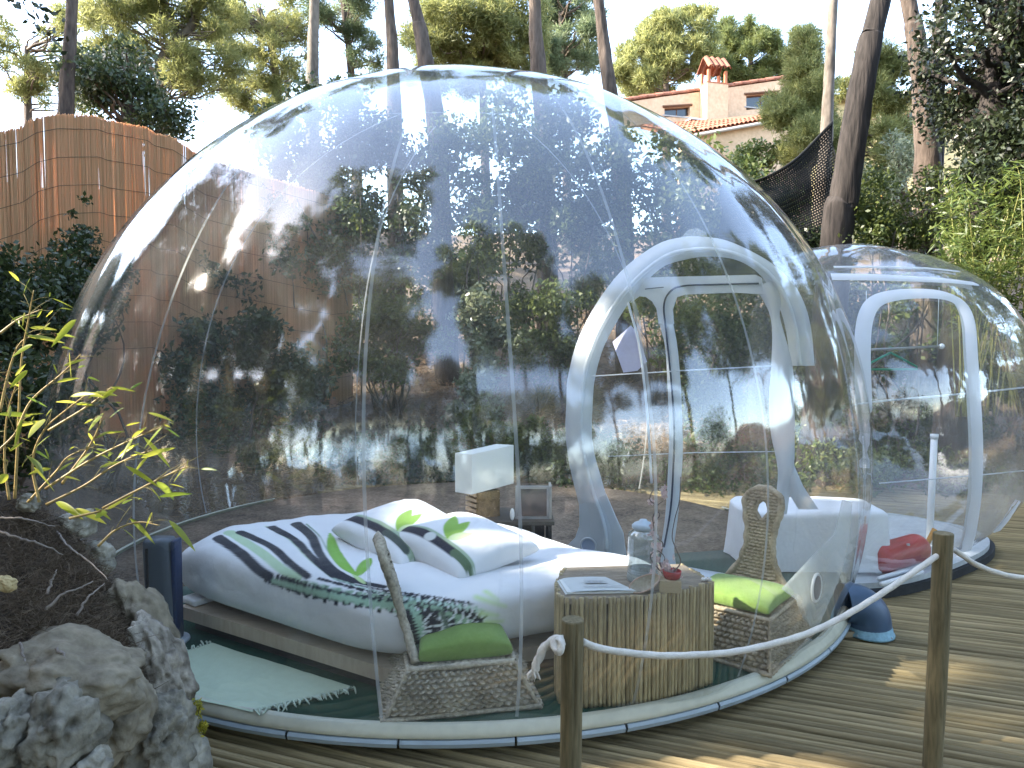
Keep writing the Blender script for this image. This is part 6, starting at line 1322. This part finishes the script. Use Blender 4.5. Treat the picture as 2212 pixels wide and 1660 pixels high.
# ---------------------------------------------------------------- vent hood on the deck, things in the tunnel
def make_vent():
    b = atz(1878, 1372, 0); y = b[1]; r = 44*px(y); t = thing('vent_hood', 'dark blue ducted vent hood standing on the deck beside the dome', 'vent', (b[0], y, 0)); m = mat('dark_blue_plastic', (.045, .085, .15), .4, .1, 5, .05, spec=.5)
    zt = aty(1870, 1262, y)[2]; P = []
    # elbow: a pipe from the dome that turns down to the deck
    cx = b[0]-.04
    for a in np.linspace(0, math.pi/2, 22):
        c = np.array([cx-.06+(.075)*math.sin(a)*1.4, y+.02, zt-r-.10+(.10)*math.cos(a)]); ax = np.array([math.cos(a), 0, -math.sin(a)]); up = np.array([math.sin(a), 0, math.cos(a)]); rr = r*(.96+.08*a/1.57)
        P.append([c+up*rr*math.cos(q)+np.array([0, 1, 0])*rr*math.sin(q) for q in np.linspace(0, 2*math.pi, 36, endpoint=False)])
    P = np.array(P); P = np.concatenate([P[:1]-np.array([.03, 0, 0]), P]); low = P[-1].copy(); low[:, 2] = .03; low[:, 0] += .004; P = np.concatenate([P, low[None]]); P[..., 2] = np.maximum(P[..., 2], .012)
    G().grid(P, closev=True).build('hood', m, t)
    c = low.mean(0); G().lathe([(r*1.02, .05), (r*1.06, .04), (r*1.08, .02), (r*1.16, .010), (r*1.16, .001), (r*.9, .001)], (c[0], c[1], 0.002), 40).build('flange', mat('pale_blue_flange', (.20, .36, .45), .5, .3, 9, .3), t)
    for k in range(4): a = k*math.pi/2+.6; G().ball((c[0]+r*1.11*math.cos(a), c[1]+r*1.11*math.sin(a), .014), .006, 6, 8).build('screw', MATS['silver_frame'], t)
    q = atz(1830, 1375, .0); w_ = G().box((q[0]-.02, q[1]+.02, .014), (.16, .07, .028), .1).build('wood_block', mat('offcut_wood', (.3, .25, .17), .8, .2), None, smooth=False); w_.data.transform(__import__('mathutils').Matrix.Translation((-(q[0]-.02), -(q[1]+.02), 0))); w_.location = (q[0]-.02, q[1]+.02, 0); tag(w_, 'small wooden offcut on the deck under the blue vent', 'block')
make_vent()
def make_tunnel_things():
    FZ = .088
    # draped white box
    p0, p1 = aty(1600, 1112, 4.3), aty(1915, 1112, 4.3); zt = aty(1740, 1100, 4.3)[2]; cx = (p0[0]+p1[0])/2; w_ = (p1[0]-p0[0])/2*.96
    t = thing('covered_box', 'large box hidden under a white sheet at the foot of the tunnel doorway', 'box', (cx, 4.42, FZ)); nz, n = 36, 160; a = np.linspace(0, 2*math.pi, n, endpoint=False); pw = lambda q, e: np.sign(q)*np.abs(q)**e; P = []
    for i in range(nz):
        v = i/(nz-1)
        if v < .3: k = v/.3; rr = k; z = zt+.012*(1-k*k)*2
        else: k = (v-.3)/.7; rr = 1+.05*k*(1+.6*np.sin(a*9+1)*k); z = zt-.01-(zt-FZ-.025)*k
        X = cx+w_*rr*pw(np.cos(a), .3); Y = 4.42+.25*rr*pw(np.sin(a), .3); Z = z+np.zeros(n)
        P.append(np.stack([X, Y, Z], 1))
    P = np.array(P); Q = P.reshape(-1, 3); Q[:, 2] += vnoise(Q*6, 3)*.012; P = Q.reshape(P.shape)
    G().grid(P, closev=True, flip=True).build('sheet', mat('white_cotton_sheet', (.74, .76, .80), .85, .05, 9, .35, bdist=.01), t)
    # red cylinder lying on its side
    a0, a1 = aty(1890, 1212, 4.18), aty(1988, 1183, 4.42); d = a1-a0; L = np.linalg.norm(d); d /= L; r = 32*px(4.3)
    t = thing('fire_extinguisher', 'red fire extinguisher lying on the tunnel floor beside the covered box', 'extinguisher', ((a0[0]+a1[0])/2, (a0[1]+a1[1])/2, FZ)); c = np.array([0, 0, FZ+r-.5*(a0[2]+a1[2])]); a0 = a0+c; a1 = a1+c
    s = np.linspace(0, 1, 30); rr = r*np.clip(1-np.clip((s-.82)/.18, 0, 1)**2.2, .12, 1)*np.clip(.3+s*12, 0, 1)**.5
    G().tube(a0[None]+(s*L*1.08)[:, None]*d, rr, 28, ridges=0).build('cylinder', mat('red_enamel', (.42, .018, .02), .35, .15, 4, .05, spec=.5), t)
    e = a0+d*L*1.08; G().tube([e-d*.02, e+d*.045], .016, 10).build('valve', mat('dark_valve', (.05, .045, .04), .4, .2), t); G().tube(spline([e+d*.03, e+d*.05+np.array([.015, 0, .05]), e+d*.06+np.array([.035, 0, .10])], 10), .016, 8).build('handle', mat('orange_handle', (.5, .24, .03), .5, .1), t)
    q = a0+d*L*.62+np.array([-.02, -r*.88, r*.4]); G().box(q, (.022, .01, .075), .4, tilt=None).build('label', mat('grey_label', (.5, .52, .55), .4, .1), t, smooth=False)
    # pale pipes on the floor
    for k, (p, q_) in enumerate((((1896, 1237), (1990, 1208)), ((1898, 1250), (1985, 1224)), ((1904, 1262), (1992, 1236)))):
        a, b = atz(*p, FZ+.014), atz(*q_, FZ+.014); o = G().tube([a, (a+b)/2, b], .014, 10).build('pipe', MATS['white_plastic']); c0 = np.array([a[0], a[1], FZ]); o.data.transform(__import__('mathutils').Matrix.Translation(-Vector(c0))); o.location = c0
        tag(o, ['white pipe on the tunnel floor nearest the red extinguisher', 'middle white pipe of the three on the tunnel floor', 'white pipe along the front edge of the tunnel floor'][k], 'pipe', 'white pipes on the tunnel floor')
    # hanging rail with a green hanger, hanging cloth
    a, b = aty(1850, 757, 5.0), aty(2034, 748, 5.0); t = thing('clothes_rail', 'thin metal clothes rail across the tunnel window', 'rail', (a+b)/2); G().tube([a, b], .009, 10).build('bar', MATS['silver_frame'], t); G().ball(b, .02, 8, 10).build('end_cap', MATS['white_plastic'], t)
    for sx in (.1, .95): p = a*(1-sx)+b*sx; G().tube([p, p+np.array([0, 0, .42])], .0025, 5).build('hanger_cord', WV, t)
    h = (a+b)/2+np.array([-.06, 0, 0]); t = thing('clothes_hanger', 'green plastic clothes hanger on the rail in the tunnel', 'hanger', h+np.array([0, 0, -.2])); gm = mat('green_plastic', (.015, .20, .11), .35, .1); hk = [h+np.array([.012*math.cos(q), 0, .012*math.sin(q)-.002]) for q in np.linspace(-.6, 3.6, 12)]
    G().tube(np.array(hk), .0035, 6).build('hook', gm, t); G().tube(np.array([h+np.array(q) for q in ((0, 0, -.03), (.2, .02, -.13), (.205, .02, -.15), (-.205, -.02, -.15), (-.2, -.02, -.13), (0, 0, -.03))]), .008, 8).build('hanger_body', gm, t)
    pts = [(1312, 738), (1352, 702), (1364, 716), (1387, 782), (1366, 802), (1336, 806)]; g = G(); n2 = PNv; A2 = [onP(q)-PNv*.12 for q in pts]; o = G().slab(A2, PNv, .012).build('hanging_towel', mat('lavender_towel', (.58, .58, .78), .85, .06, 8, .3), None, smooth=False); c = np.mean(A2, 0); o.data.transform(__import__('mathutils').Matrix.Translation(-Vector(c))); o.location = c; tag(o, 'lavender white towel hanging in the side window of the arch', 'towel')
make_tunnel_things()
bpy.context.view_layer.update()
